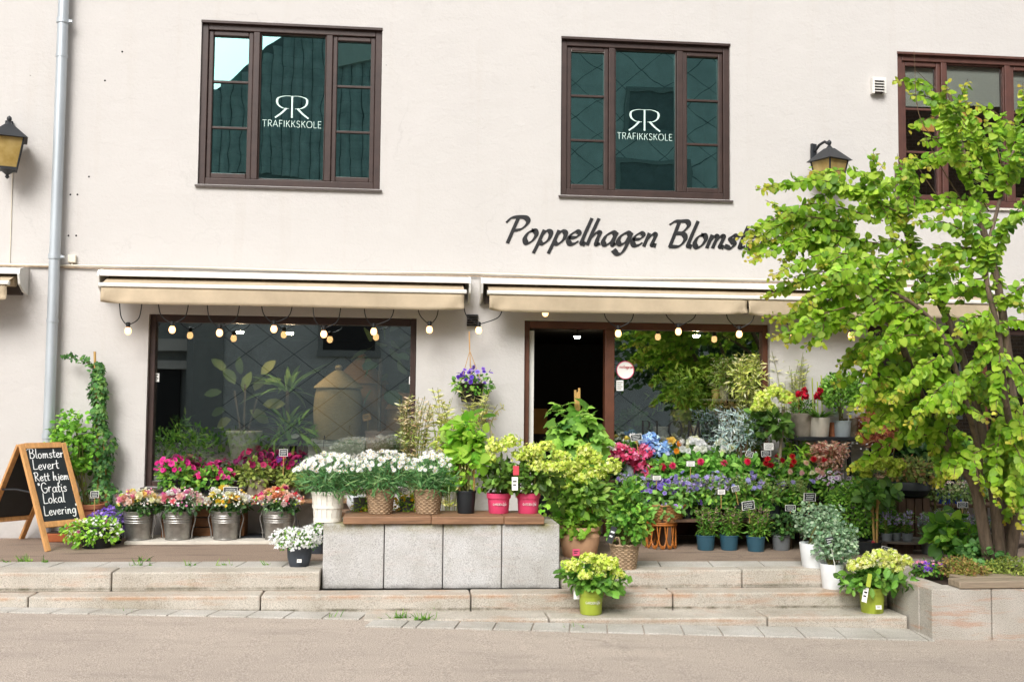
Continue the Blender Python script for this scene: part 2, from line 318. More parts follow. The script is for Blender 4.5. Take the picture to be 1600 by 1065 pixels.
MAPLE = T_([(0, 0, 0), (.1, .75, -.05), (.25, .2, 0), (.8, .45, -.06), (.45, .1, 0), (1.05, 0, -.1), (.45, -.1, 0), (.8, -.45, -.06), (.25, -.2, 0), (.1, -.75, -.05)], [(0, 1, 2), (0, 2, 4), (2, 3, 4), (0, 4, 6), (4, 5, 6), (0, 6, 8), (6, 7, 8), (0, 8, 9)])
def discT(n, inner, cup=.1, cc=(1, 1, 1), notch=.75, hub=.28, hubc=None, lobes=2):
    V = [(0, 0, 0)]; C = [cc]; F = []
    m = n*lobes
    for i in range(m):
        a = 2*math.pi*i/m; V.append((hub*math.cos(a), hub*math.sin(a), cup*.35)); C.append(cc if hubc is None else hubc)
    for i in range(m):
        a = 2*math.pi*(i)/m; r = 1 if i % lobes == 0 else notch; V.append((r*math.cos(a), r*math.sin(a), cup+(.05 if i % lobes else -.03))); C.append((1, 1, 1))
    for i in range(m):
        j = (i+1) % m; F += [(0, 1+i, 1+j), (1+i, 1+m+i, 1+m+j, 1+j)]
    return T_(V, F, C)
def petalsT(n, w, hub, hubc, cup=.05, rings=1, off=0, drop=0):
    V = []; F = []; C = []
    for r in range(rings):
        sc = 1-.26*r; tilt = cup+.33*r
        for i in range(n):
            a = 2*math.pi*(i+.5*r)/n; ca, sa = math.cos(a), math.sin(a); b = len(V)
            for (t, k, z) in ((hub*.6, .35, 0), (.6, 1, tilt*.55), (1, .25, tilt)):
                for sgn in (1, -1): x, y = t*sc, sgn*w*k*sc; V.append((x*ca-y*sa, x*sa+y*ca, z+.03*r-drop*t*t)); C.append((1, 1, 1) if r == 0 else (.92, .92, .92))
            F += [(b, b+1, b+3, b+2), (b+2, b+3, b+5, b+4)]
    if hub:
        b = len(V); k = 7; V.append((0, 0, hub*.55+.02)); C.append(hubc)
        for i in range(k): a = 2*math.pi*i/k; V.append((hub*math.cos(a), hub*math.sin(a), .03)); C.append(hubc)
        F += [(b, b+1+i, b+1+(i+1) % k) for i in range(k)]
    return T_(V, F, C)
DAISY = petalsT(10, .17, .26, (.95, .62, .06), .04); FLORET = petalsT(4, .42, 0, (1, 1, 1), .12); STAR5 = petalsT(5, .33, .14, (.9, .85, .4), .15); PETUNIA = discT(5, .3, .28, (.28, .2, .3), .86, .3, (.8, .75, .8))
EYE = discT(6, .3, .12, (.22, .12, .3), .85, .35, (.45, .3, .5)); DAHLIA = petalsT(11, .17, .15, (.75, .6, .6), .12, 4); ROSE = petalsT(6, .5, .0, (1, 1, 1), .5, 3); SCAB = petalsT(8, .2, .45, (.75, .72, .85), .12, 2); PANSY = discT(5, .3, .05, (.9, .75, .2), .82, .22, (.35, .2, .5)); YELLOW5 = petalsT(5, .3, .22, (.95, .6, .3), .05)
def cols(n, cs, jit=.16, w=None):
    cs = np.array([lin(c) for c in cs]); i = rng.choice(len(cs), n, p=w); c = cs[i]*(1+rng.normal(0, jit, (n, 1)))
    return np.clip(c*1.45*(1+rng.normal(0, .05, (n, 3))), .004, .92)
GREENS = {'mid': ['4d7a2a', '5f8c33', '3b6424', '7ba03f'], 'bright': ['6f9f2e', '86b23a', '5a8a28', '9cc048'], 'dark': ['2f4f25', '3b5d2b', '27421f', '4b6d33'], 'lime': ['96b13a', 'a9c048', '7d9c30', 'bccc5c'],
          'ivy': ['3f6a33', '4f7a3b', '335a2c', '6b9048'], 'silver': ['8fa295', 'a3b3a6', '7b9183', 'b4c0b2'], 'blue': ['93a6a6', 'a9b7b5', '7d9292', 'b6c2bd'], 'grey': ['62805a', '6f8f68', '567350', '84a07a'], 'willow': ['a3ae52', 'b9bd6b', '8d9e45', 'd3cfa0'], 'olive': ['6d7d3a', '7e8c44', '5c6d33', '95a055']}
def sph(n, lo=-1.):
    z = rng.uniform(lo, 1, n); a = rng.uniform(0, 2*math.pi, n); r = np.sqrt(1-z*z); return np.stack([r*np.cos(a), r*np.sin(a), z], 1)
def lump(D, k=.18, seed=None):
    g = np.random.default_rng(seed) if seed is not None else rng
    out = np.ones(len(D))
    for _ in range(5):
        w = g.normal(0, 2.6, 3); out += k*.5*np.sin(D@w+g.uniform(0, 6.28))
    return out
# ------------------------------------------------------------------ stroke lettering
GL = {'P': (.62, [[(.16, 0), (.2, .5), (.24, .97)], [(-.12, .78), (.0, .95), (.24, 1.0), (.5, .97), (.62, .8), (.5, .56), (.24, .46)]]), 'B': (.62, [[(.12, 0), (.15, .5), (.17, 1)], [(-.14, .86), (.0, .98), (.17, 1), (.44, 1), (.54, .82), (.4, .58), (.17, .53)], [(.17, .53), (.46, .5), (.58, .28), (.44, .03), (.12, 0)]]),
      'L': (.46, [[(.12, 1), (.08, .5), (.06, .02)], [(.05, .02), (.25, .0), (.46, .04)]]), 'R': (.55, [[(.1, 0), (.1, .5), (.12, 1)], [(.0, .92), (.14, 1), (.38, .98), (.46, .78), (.34, .55), (.12, .5)], [(.14, .5), (.34, .25), (.54, .0)]]),
      'G': (.62, [[(.55, .85), (.38, 1), (.14, .86), (.04, .45), (.16, .06), (.4, .0), (.56, .18), (.57, .42), (.34, .43)]]), 'a': (.46, [[(.4, .42), (.27, .5), (.09, .38), (.04, .15), (.16, 0), (.33, .14), (.41, .45)], [(.42, .48), (.39, .18), (.42, .02), (.5, .04)]]),
      'e': (.4, [[(.06, .24), (.28, .28), (.35, .4), (.24, .5), (.08, .38), (.04, .17), (.15, .01), (.3, .03), (.4, .12)]]), 'g': (.46, [[(.4, .42), (.27, .5), (.09, .38), (.05, .17), (.16, .04), (.32, .14), (.41, .45)], [(.42, .48), (.39, 0), (.31, -.28), (.16, -.33), (.02, -.22)]]),
      'h': (.46, [[(.14, 1.0), (.08, .5), (.04, 0)], [(.07, .22), (.22, .47), (.34, .45), (.33, .2), (.36, .02), (.46, .04)]]), 'i': (.17, [[(.08, .48), (.06, .12), (.15, .02)], [(.1, .68), (.12, .71)]]), 'j': (.2, [[(.15, .48), (.13, 0), (.06, -.28), (-.1, -.3)], [(.17, .68), (.19, .71)]]),
      'k': (.4, [[(.1, 1), (.06, .5), (.04, 0)], [(.34, .48), (.2, .34), (.07, .24)], [(.09, .25), (.22, .14), (.38, 0)]]), 'l': (.2, [[(.15, 1.0), (.09, .4), (.08, .08), (.18, .02)]]), 'm': (.64, [[(.08, .48), (.06, .25), (.04, 0)], [(.06, .22), (.19, .46), (.29, .4), (.27, .2), (.25, 0)], [(.27, .22), (.41, .46), (.52, .4), (.5, .08), (.6, .03)]]),
      'n': (.44, [[(.08, .48), (.06, .25), (.04, 0)], [(.06, .22), (.22, .47), (.33, .4), (.31, .08), (.42, .03)]]), 'o': (.42, [[(.24, .5), (.08, .4), (.03, .18), (.14, 0), (.3, .07), (.38, .3), (.3, .47), (.2, .49)]]), 'p': (.46, [[(.12, .5), (.07, .0), (.02, -.36)], [(.08, .26), (.22, .48), (.38, .42), (.39, .18), (.25, .0), (.07, .06)]]),
      'r': (.33, [[(.08, .48), (.06, .25), (.04, 0)], [(.06, .22), (.16, .43), (.31, .46)]]), 's': (.34, [[(.32, .42), (.19, .5), (.08, .4), (.18, .27), (.29, .15), (.2, .01), (.01, .06)]]), 't': (.3, [[(.18, .85), (.12, .3), (.14, .04), (.29, .06)], [(.0, .52), (.15, .53), (.31, .56)]]), 'v': (.38, [[(.03, .48), (.09, .2), (.16, .0)], [(.16, 0), (.26, .25), (.35, .5)]]),
      'f': (.3, [[(.34, .95), (.22, 1), (.14, .8), (.1, .3), (.06, -.2)], [(.0, .5), (.28, .53)]]), '*': (.2, [[(.03, .95), (.07, .75)], [(.13, .97), (.17, .77)]])}
CP = {'T': (.62, [[(0, 1), (.62, 1)], [(.31, 1), (.31, 0)]]), 'R': (.58, [[(.06, 0), (.06, 1)], [(.06, 1), (.36, 1), (.52, .88), (.52, .64), (.36, .5), (.06, .5)], [(.3, .5), (.56, 0)]]), 'A': (.7, [[(0, 0), (.35, 1)], [(.35, 1), (.7, 0)], [(.12, .33), (.58, .33)]]), 'F': (.5, [[(.06, 0), (.06, 1)], [(.06, 1), (.5, 1)], [(.06, .52), (.44, .52)]]),
      'I': (.16, [[(.08, 0), (.08, 1)]]), 'K': (.6, [[(.06, 0), (.06, 1)], [(.54, 1), (.08, .46)], [(.22, .62), (.58, 0)]]), 'S': (.52, [[(.47, .84), (.36, .98), (.14, .97), (.04, .78), (.12, .58), (.38, .46), (.49, .25), (.38, .03), (.14, .01), (.02, .16)]]), 'O': (.84, [[(.42, 1), (.18, .94), (.04, .7), (.03, .35), (.16, .07), (.42, 0), (.68, .07), (.8, .35), (.79, .7), (.65, .94), (.42, 1)]]),
      'L': (.46, [[(.06, 1), (.06, 0)], [(.06, 0), (.46, 0)]]), 'E': (.5, [[(.06, 0), (.06, 1)], [(.06, 1), (.5, 1)], [(.06, .52), (.44, .52)], [(.06, 0), (.5, 0)]]), 'B': (.55, [[(.06, 0), (.06, 1)], [(.06, 1), (.34, 1), (.46, .88), (.44, .64), (.3, .53), (.06, .53)], [(.3, .53), (.5, .42), (.52, .14), (.36, 0), (.06, 0)]]), 'M': (.8, [[(.06, 0), (.1, 1)], [(.1, 1), (.4, 0)], [(.4, 0), (.7, 1)], [(.7, 1), (.76, 0)]]),
      'G': (.72, [[(.66, .82), (.5, .97), (.25, .95), (.06, .7), (.05, .32), (.22, .04), (.48, .02), (.66, .2), (.67, .45)], [(.67, .45), (.42, .45)]]), 'D': (.66, [[(.06, 0), (.06, 1)], [(.06, 1), (.36, .97), (.58, .75), (.59, .28), (.38, .03), (.06, 0)]]), 'N': (.64, [[(.06, 0), (.06, 1)], [(.06, 1), (.58, 0)], [(.58, 0), (.58, 1)]])}
def stroke(m, pts, w, tmin, nib, fmap, lvl, depth):
    d = np.gradient(pts, axis=0); d = d/np.maximum(np.linalg.norm(d, axis=1, keepdims=True), 1e-9); n = np.stack([-d[:, 1], d[:, 0]], 1)
    nv = np.array([math.cos(nib), math.sin(nib)]); h = np.sqrt(tmin**2+(w*np.abs(d[:, 0]*nv[1]-d[:, 1]*nv[0]))**2)
    k = len(pts); a = pts+n*h[:, None]; b = pts-n*h[:, None]
    a[0] -= d[0]*h[0]*.5; b[0] -= d[0]*h[0]*.5; a[-1] += d[-1]*h[-1]*.5; b[-1] += d[-1]*h[-1]*.5
    V = [fmap(x, y, depth+lvl) for x, y in a]+[fmap(x, y, depth+lvl) for x, y in b]+[fmap(x, y, 0) for x, y in a]+[fmap(x, y, 0) for x, y in b]
    F = []
    for i in range(k-1): F += [(k+i, k+i+1, i+1, i), (i, i+1, 2*k+i+1, 2*k+i), (3*k+i, 3*k+i+1, k+i+1, k+i)]
    F += [(0, 2*k, 3*k, k), (k-1, 2*k-1, 4*k-1, 3*k-1)]
    m.add(V, F)
def text(s, glyphs, fmap, size, w, tmin, nib=.7, shear=0., space=.08, depth=.004, mat='chalk', parent=None, part='letter', jit=0., joined=False):
    x = 0.; lvl = 0; big = M(); wd = sum((glyphs[c][0] if c != ' ' else .35)+space for c in s)*size
    for c in s:
        if c == ' ': x += .35*size; continue
        gw, st = glyphs[c]; m = big if joined else M(); j = rng.normal(0, jit)
        for p in st:
            q = np.array(p, float); q = catmull(q, 7) if (len(q) > 2) else catmull(q); q = q*size
            q[:, 0] += q[:, 1]*shear+x; q[:, 1] += j*size; lvl += .00025; stroke(m, q, w, tmin, nib, fmap, lvl % .004, depth)
        if not joined: m.build(part, mat, parent)
        x += (gw+space)*size
    if joined: big.build(part, mat, parent)
    return x
def wall_map(ox, oz, Y, sx=1):   # x,y in metres on the wall plane, depth towards the street
    return lambda x, y, d: (ox+sx*x, Y-d, oz+y)
# ------------------------------------------------------------------ the shop building
bld = thing('shop_building', 'cream stucco building with brown windows and flower shop on ground floor', 'building')
WZ0, WH = 3.278, 1.548
OPEN = [(-1.9415, -.2455, WZ0, WZ0+WH), (1.4957, 3.1917, WZ0, WZ0+WH), (4.933, 6.63, WZ0, WZ0+WH), (-2.346, .1235, .46, 2.051), (1.156, 3.583, .0, 2.051), (4.589, 7.1, .3, 2.06)]
xs = sorted({-9., 11.}|{o[i] for o in OPEN for i in (0, 1)}); zs = sorted({-.6, 7.2}|{o[i] for o in OPEN for i in (2, 3)})
m = M()
for i in range(len(xs)-1):
    for j in range(len(zs)-1):
        cx, cz = (xs[i]+xs[i+1])/2, (zs[j]+zs[j+1])/2
        if any(o[0] < cx < o[1] and o[2] < cz < o[3] for o in OPEN): continue
        m.add([(xs[i], 0, zs[j]), (xs[i+1], 0, zs[j]), (xs[i+1], 0, zs[j+1]), (xs[i], 0, zs[j+1])], [(0, 1, 2, 3)])
for x0, x1, z0, z1 in OPEN:
    for a, b in (((x0, z0), (x1, z0)), ((x1, z0), (x1, z1)), ((x1, z1), (x0, z1)), ((x0, z1), (x0, z0))):
        m.add([(a[0], 0, a[1]), (a[0], .16, a[1]), (b[0], .16, b[1]), (b[0], 0, b[1])], [(0, 1, 2, 3)])
m.add([(-9, 0, 7.2), (11, 0, 7.2), (11, 9, 7.2), (-9, 9, 7.2)], [(0, 1, 2, 3)]).add([(-9, 0, -.6), (-9, 0, 7.2), (-9, 9, 7.2), (-9, 9, -.6)], [(0, 1, 2, 3)]).add([(11, 0, -.6), (11, 9, -.6), (11, 9, 7.2), (11, 0, 7.2)], [(0, 1, 2, 3)])
m.build('wall', 'stucco', bld)
def shell(name, a, b, mat):
    x0, y0, z0 = a; x1, y1, z1 = b; q = M()
    q.add([(x0, y0, z0), (x1, y0, z0), (x1, y1, z0), (x0, y1, z0), (x0, y0, z1), (x1, y0, z1), (x1, y1, z1), (x0, y1, z1)], [(4, 5, 6, 7), (1, 2, 6, 5), (2, 3, 7, 6), (3, 0, 4, 7)]); return q.build(name, mat, bld)
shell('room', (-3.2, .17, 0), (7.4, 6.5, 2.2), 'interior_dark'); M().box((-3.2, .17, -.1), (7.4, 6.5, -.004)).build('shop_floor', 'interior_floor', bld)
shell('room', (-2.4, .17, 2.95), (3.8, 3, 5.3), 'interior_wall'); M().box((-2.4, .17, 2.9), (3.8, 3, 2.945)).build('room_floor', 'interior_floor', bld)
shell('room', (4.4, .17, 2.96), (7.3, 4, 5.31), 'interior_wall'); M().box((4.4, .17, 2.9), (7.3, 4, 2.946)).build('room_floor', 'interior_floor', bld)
def upper_window(x0, x1, z0, z1, mt, gl, sillm, label=None):
    w = M(); Y0, Y1 = .025, .12; c = .062
    for a, b in (((x0, Y0, z0), (x0+c, Y1, z1)), ((x1-c, Y0, z0), (x1, Y1, z1)), ((x0+c, Y0, z1-c), (x1-c, Y1, z1)), ((x0+c, Y0, z0), (x1-c, Y1, z0+c*1.1))): w.box(a, b)
    for xm in (x0+.51, x1-.5): w.box((xm-.03, Y0+.004, z0+c*1.1), (xm+.03, Y1, z1-c))
    win = w.build('window', mt, bld, bevel=.006)
    if label: win['label'] = label
    M().hexa([(x0-.02, -.03, z0-.028), (x1+.02, -.03, z0-.028), (x1+.02, .06, z0-.012), (x0-.02, .06, z0-.012)], [(x0-.02, -.03, z0-.012), (x1+.02, -.03, z0-.012), (x1+.02, .06, z0+.012), (x0-.02, .06, z0+.012)]).build('sill', sillm, win)
    M().box((x0-.002, -.012, z1-.004), (x1+.002, .05, z1+.018)).build('drip_cap', mt, win)
    out = []
    for k, (a, b) in enumerate(((x0+c, x0+.48), (x0+.54, x1-.53), (x1-.47, x1-c))):
        s = .045 if k != 1 else .012; q = M(); e0, e1 = z0+c*1.1+.001, z1-c-.001; a += .001; b -= .001
        for u, v in (((a, .045, e0), (a+s, .1, e1)), ((b-s, .045, e0), (b, .1, e1)), ((a+s, .045, e1-s), (b-s, .1, e1)), ((a+s, .045, e0), (b-s, .1, e0+s*1.15))): q.box(u, v)
        q.build('sash', mt, win, bevel=.008)
        gx0, gx1, gz0, gz1 = a+s-.004, b-s+.004, e0+s*1.15-.004, e1-s+.004
        n = 1 if k == 1 else 3; h = (gz1-gz0)/n
        for i in range(n):
            M().box((gx0, .08, gz0+i*h), (gx1, .084, gz0+(i+1)*h-.0005)).build('pane', gl, win)
            if i: M().box((gx0, .06, gz0+i*h-.011), (gx1, .098, gz0+i*h+.011)).build('muntin', mt, win, bevel=.003)
        out.append((gx0, gx1, gz0, gz1))
    return win, out
def logo(win, g):
    x0, x1, z0, z1 = g; cx = (x0+x1)/2-.005; b = z0+(z1-z0)*.43; Y = .078; s = .21
    mm_ = M(); f = lambda x, y, d: (cx+x, Y-d, b+y); mm_.box((cx-.008, Y-.003, b), (cx+.008, Y-.001, b+s))
    for sg in (1, -1):
        bowl = np.array([(.0, s), (.07, s), (.135, s*.88), (.135, s*.62), (.09, s*.45), (.03, s*.42)])*(sg, 1); leg = np.array([(.055, s*.42), (.1, s*.2), (.155, .0)])*(sg, 1)
        stroke(mm_, catmull(bowl, 8), .0095, .002, 0 if sg > 0 else math.pi, f, .0004, .002); stroke(mm_, catmull(leg, 6), .0115, .0025, 0, f, .0008, .002)
    mm_.build('emblem', 'logo_white', win)
    wd = sum(CP[c][0]+.2 for c in 'TRAFIKKSKOLE'); sz = (x1-x0)*.93/wd
    text('TRAFIKKSKOLE', CP, wall_map(x0+(x1-x0)*.04, b-.09, Y), sz, .0, sz*.036, space=.2, depth=.002, mat='logo_white', parent=win, part='lettering', joined=True)
w1, g1 = upper_window(*OPEN[0], 'brown_frame', 'coated_glass', 'sill_metal', 'left upper brown window reflecting a tiled roof'); logo(w1, g1[1])
w2, g2 = upper_window(*OPEN[1], 'brown_frame', 'coated_glass', 'sill_metal', 'middle upper brown window reflecting slate cladding'); logo(w2, g2[1])
w3, g3 = upper_window(*OPEN[2], 'red_brown_frame', 'plain_glass', 'stone_pale', 'reddish window with roller blinds at the right')
for g in g3: M().box((g[0], .118, g[3]-.4), (g[1], .122, g[3]+.02)).build('blind', 'blind_white', w3)
x0, x1 = g2[0][:2]; M().box((x0-.02, .052, g2[0][3]-.005), (x1+.03, .06, g2[0][3]+.032)).build('sash_plate', 'white_aluminium', w2)
q = M().box((x0+.02, .0505, g2[0][3]+.008), (x0+.05, .0515, g2[0][3]+.02))
for k in range(7): q.box((x0+.09+k*.035, .0505, g2[0][3]+.006), (x0+.1+k*.035, .0515, g2[0][3]+.024))
q.build('plate_marking', 'letter_black', w2)
# shop fronts
def shopfront(x0, x1, z0, z1, panes, mt, label, base=0, posts=()):
    Y0, Y1 = .05, .15; c = .055; q = M()
    q.box((x0, Y0, z0), (x0+c, Y1, z1)).box((x1-c, Y0, z0), (x1, Y1, z1)).box((x0+c, Y0-.004, z1-.07), (x1-c, Y1, z1))
    f = q.build('shop_window', mt, bld, bevel=.006); f['label'] = label
    for a, b in panes:
        M().box((a, Y0+.002, z0), (b, Y1, z0+.05+base)).build('bottom_rail', mt, f, bevel=.004)
        M().box((a, .1, z0+.05+base-.004), (b, .106, z1-.066)).build('pane', 'shop_glass', f)
    for a, b in posts: M().box((a, Y0-.008, z0), (b, Y1, z1-.07)).build('post', 'door_brown', f, bevel=.006)
    return f
sf1 = shopfront(*OPEN[3], [(-2.291, .0685)], 'brown_frame', 'wide brown framed shop window left of the door'); M().box((-2.37, -.05, .43), (.15, .05, .458)).build('sill', 'sill_metal', sf1, bevel=.004)
PX0 = W(945, 600, .05)[0]; PX1 = W(960, 600, .05)[0]
sf2 = shopfront(*OPEN[4], [(PX1, 3.528)], 'door_brown', 'shop window and doorway in reddish brown frame', .3, [(PX0, PX1)])
dr = M().box((1.222, .12, .01), (1.264, 1.02, 1.96)).build('door', 'brown_frame', bld, bevel=.004); dr['label'] = 'shop door standing open inwards'
M().box((1.214, .1, .01), (1.262, .119, 1.96)).build('door_edge', 'white_aluminium', dr); M().tube([(1.27, .9, .8), (1.31, .9, .8), (1.31, .9, 1.1), (1.27, .9, 1.1)], .01, 6).build('handle', 'galvanised', dr, 40)
sf3 = shopfront(*OPEN[5], [(4.644, 5.8), (5.86, 7.045)], 'brown_frame', 'shop window at the right behind the tree', .1, [(5.8, 5.86)])
# stickers and lettering on the shop glass
def on_glass(px, py): return W(px, py, .098)
def sticker(px0, py0, px1, py1, label):
    a, b = on_glass(px0, py1), on_glass(px1, py0); o = M().box((a[0], .0955, a[2]), (b[0], .099, b[2])).build('window_sticker', 'paper', None); tag(o, label, 'sticker')
    q = M(); h = b[2]-a[2]
    for k in range(4): q.box((a[0]+.008, .0945, b[2]-h*(.2+k*.2)-.004), (b[0]-.008-.01*(k % 2), .0953, b[2]-h*(.2+k*.2)+.003))
    q.build('print', 'letter_black', o)
sticker(240, 583, 249, 596, 'small white sticker at left edge of the left shop window'); sticker(639, 588, 646, 600, 'small white sticker at right edge of the left shop window'); sticker(963, 594, 974, 610, 'small white notice below the round sticker by the door')
a = on_glass(977, 578); st = thing('round_sticker', 'round white sticker on clear square, right of the doorway post', 'sticker', (a[0], .098, a[2]))
M().lathe([(.083, -.0008), (.083, .0)], 36).build('disc', 'paper', st)
for ch in st.children: ch.rotation_euler = (R(90), 0, 0)
q = M(); ang = np.linspace(0, 2*math.pi, 40); q.tube([(.085*math.cos(t), -.0015, .085*math.sin(t)) for t in ang], .004, 4); q.build('ring', 'tag_pink', st)
text('instagram', GL, lambda x, y, d: (-.058+x, -.002-d, .018+y), .034, .001, .0016, mat='tag_red', parent=st, part='lettering', depth=.0008, joined=True)
a = on_glass(1003, 683); bmap = lambda x, y, d: (a[0]+x, .097-d, a[2]+y)
wl = thing('window_lettering', 'black serif lettering on the glass of the right shop window', 'lettering', (0, 0, 0))
text('BLOMSTER', CP, bmap, .16, .0085, .0016, nib=0, space=.33, depth=.0012, mat='window_letter', parent=wl)
# interior lamps
for k, (px, py, Y) in enumerate(((375, 518, .27), (453, 520, .27), (902, 526, 3.2), (1088, 524, .27))):
    p = W(px, py, Y); t = thing('spotlight', ['lit spotlight inside the left window beside the third bulb', 'lit spotlight inside the left window beside the fourth bulb', 'lit spotlight seen through the dark doorway', 'lit oval spotlight seen high in the right shop window'][k], 'spotlight', p, group='lights inside the shop')
    q = .036 if Y < 1 else .04; M().lathe([(q*.2, -q*.55), (q*.7, -q*.45), (q, -q*.1), (q*.95, q*.1)], 20).build('lamp_disc', 'downlight_glow', t, 60)
    M().lathe([(q*1.02, q*.101), (q*.9, q*.6), (q*.3, q*.9)], 20).build('housing', 'black_iron', t, 50); M().tube([(0, 0, q*.9), (0, 0, 2.2-p[2])], .006).build('stem', 'black_iron', t)
p = W(1468, 186, .9); q = M(); a = W(1437, 192, .9); b = W(1528, 192, .9); t0, t1 = W(1465, 178, .9), W(1505, 178, .9)
q.lathe([((b[0]-a[0])/2, 0), ((t1[0]-t0[0])/2, t0[2]-a[2]), ((t1[0]-t0[0])/2-.01, t0[2]-a[2])], 24, ((a[0]+b[0])/2, .9, a[2]), close=False)
pl_ = thing('pendant_lamp', 'orange pendant lampshade seen through the upper right window', 'lamp'); q.build('lamp_shade', 'shade_glow', pl_, 40); M().tube([((a[0]+b[0])/2, .9, t0[2]), ((a[0]+b[0])/2, .9, 5.3)], .006).build('cord', 'rubber_black', pl_)
# ------------------------------------------------------------------ ground
def line(a, b): return lambda X: a+b*X
L_strip, L_gran, L_f1, L_f2, L_f3 = line(-1.589, -.0375), line(-1.872, -.0374), line(-2.08, -.018), line(-2.287, -.021), line(-2.548, -.03)
L_gl, L_gr = line(-2.531, -.05), line(-2.76, -.075)
SZ = lambda X: -.262-.022*X
def sheet(name, poly, mat):
    o = M().add([(p[0], p[1], p[2]) for p in poly], [tuple(range(len(poly)))]).build(name, mat); return struct(o)
sheet('terrace', [(-9, L_strip(-9)-.05, 0), (9, L_strip(9)-.05, 0), (9, .3, 0), (-9, .3, 0)], 'asphalt_terrace')
sheet('street', [(-40, -40, SZ(-12)), (-12, -40, SZ(-12)), (-12, -1.9, SZ(-12)), (-40, -1.9, SZ(-12))], 'asphalt_street')
o = M().add([(-12, -40, SZ(-12)-.004), (14, -40, SZ(14)-.004), (14, -1.9, SZ(14)-.004), (-12, -1.9, SZ(-12)-.004)], [(0, 1, 2, 3)]).add([(14, -40, SZ(14)-.008), (40, -40, SZ(14)-.008), (40, -1.9, SZ(14)-.008), (14, -1.9, SZ(14)-.008)], [(0, 1, 2, 3)]).build('street', 'asphalt_street'); struct(o)
def runs(name, l0, l1, zt, zb, cuts, mat, gap=.006, bev=.012, jit=.004, skew=0., root=None):
    par = root
    if par is None: par = struct(bpy.data.objects.new(name, None)); COL.objects.link(par)
    for a, b in zip(cuts[:-1], cuts[1:]):
        a += gap/2; b -= gap/2; j = rng.uniform(-jit, jit); f = zt if callable(zt) else (lambda X: zt); g = zb if callable(zb) else (lambda X: zb); jz = rng.uniform(-jit, jit)*.6
        fr = [(a, l1(a)+j), (b, l1(b)+j), (b+skew, l0(b)), (a+skew, l0(a))]
        M().hexa([(x, y, g(x)) for x, y in fr], [(x, y, f(x)+jz) for x, y in fr]).build('stone', mat, par, bevel=bev)
    return par
xc = lambda L, *px: [W(p, 890, L)[0] for p in px]
PXL, PXR = -.575, 1.2      # ends of the low wall
l_in = lambda L: (lambda X: L(X)+.006)
runs('paving_strip', L_strip, l_in(L_gran), .006, -.05, list(np.arange(-6.75, PXL-.3, .345))+[PXL-.004], 'paver', .008, .004, .003, .04)
runs('paving_strip', L_strip, l_in(L_gran), .006, -.05, [PXR+.004]+list(np.arange(PXR+.4, 3.5, .41))+[3.64], 'paver', .008, .004, .003, .04)
runs('upper_step', L_gran, L_f1, .008, -.134, [-7.4, -5., -3.6, W(174, 900, -2.05)[0], PXL-.006], 'granite_step', .008)
runs('upper_step', L_gran, L_f1, .008, -.134, [PXR+.006, W(1158, 900, -2.1)[0], 3.64], 'granite_step', .008)
runs('middle_step', l_in(L_f1), L_f2, -.13, lambda X: min(-.2, SZ(X)+.006)-.03, [-7.3, -4.4, W(42, 940, -2.25)[0], W(407, 940, -2.26)[0], W(736, 940, -2.3)[0], W(1052, 940, -2.33)[0], 3.64], 'granite_step', .008)
runs('lower_step', l_in(L_f2), L_f3, -.25, -.36, [W(567, 960, -2.5)[0], W(858, 968, -2.57)[0], W(1198, 968, -2.6)[0], 3.652], 'granite_step', .008, .014)
runs('gutter_paving', lambda X: L_f2(X)-.006, L_gl, lambda X: SZ(X)+.006, lambda X: SZ(X)-.05, [W(p, 955, -2.4)[0] for p in (-200, -125, -60, 12, 80, 140, 200, 264, 326, 388, 446, 505, 563)], 'paver', .008, .004, .002, .05)
runs('gutter_paving', lambda X: L_f3(X)-.006, L_gr, lambda X: SZ(X)+.006, lambda X: SZ(X)-.05, [W(p, 982, -2.75)[0] for p in (569, 628, 650, 710, 769, 828, 886, 944, 1000, 1060, 1118, 1180, 1240, 1300, 1360, 1420)]+[3.655], 'paver', .008, .004, .002, .05)
# grass tufts growing in the joints
q = M()
for px, py, n in ((38, 877, 30), (10, 879, 8), (66, 879, 6), (216, 884, 12), (228, 876, 14), (296, 884, 8), (348, 884, 10), (196, 962, 8), (420, 884, 6), (625, 966, 40), (660, 968, 25), (520, 966, 8), (690, 955, 12), (900, 980, 6)):
    z = .0 if py < 900 else -.255; p = G(px, py, z); c = p+np.stack([rng.normal(0, .035, n), rng.normal(0, .012, n), np.zeros(n)], 1)
    q.inst(BLADE, c, np.stack([rng.normal(0, .5, n), rng.normal(0, .4, n), np.full(n, 1.)], 1), sph(n), rng.uniform(.03, .07, n), cols(n, GREENS['mid'])); q.inst(OVAL, c, np.stack([rng.normal(0, .8, n), rng.normal(0, .6, n), np.full(n, .6)], 1), sph(n), rng.uniform(.012, .03, n), cols(n, GREENS['mid']))
o = q.build('weeds', 'leaf', None, kind='stuff'); o['label'] = 'small green weeds growing in the paving joints'; o['category'] = 'weeds'
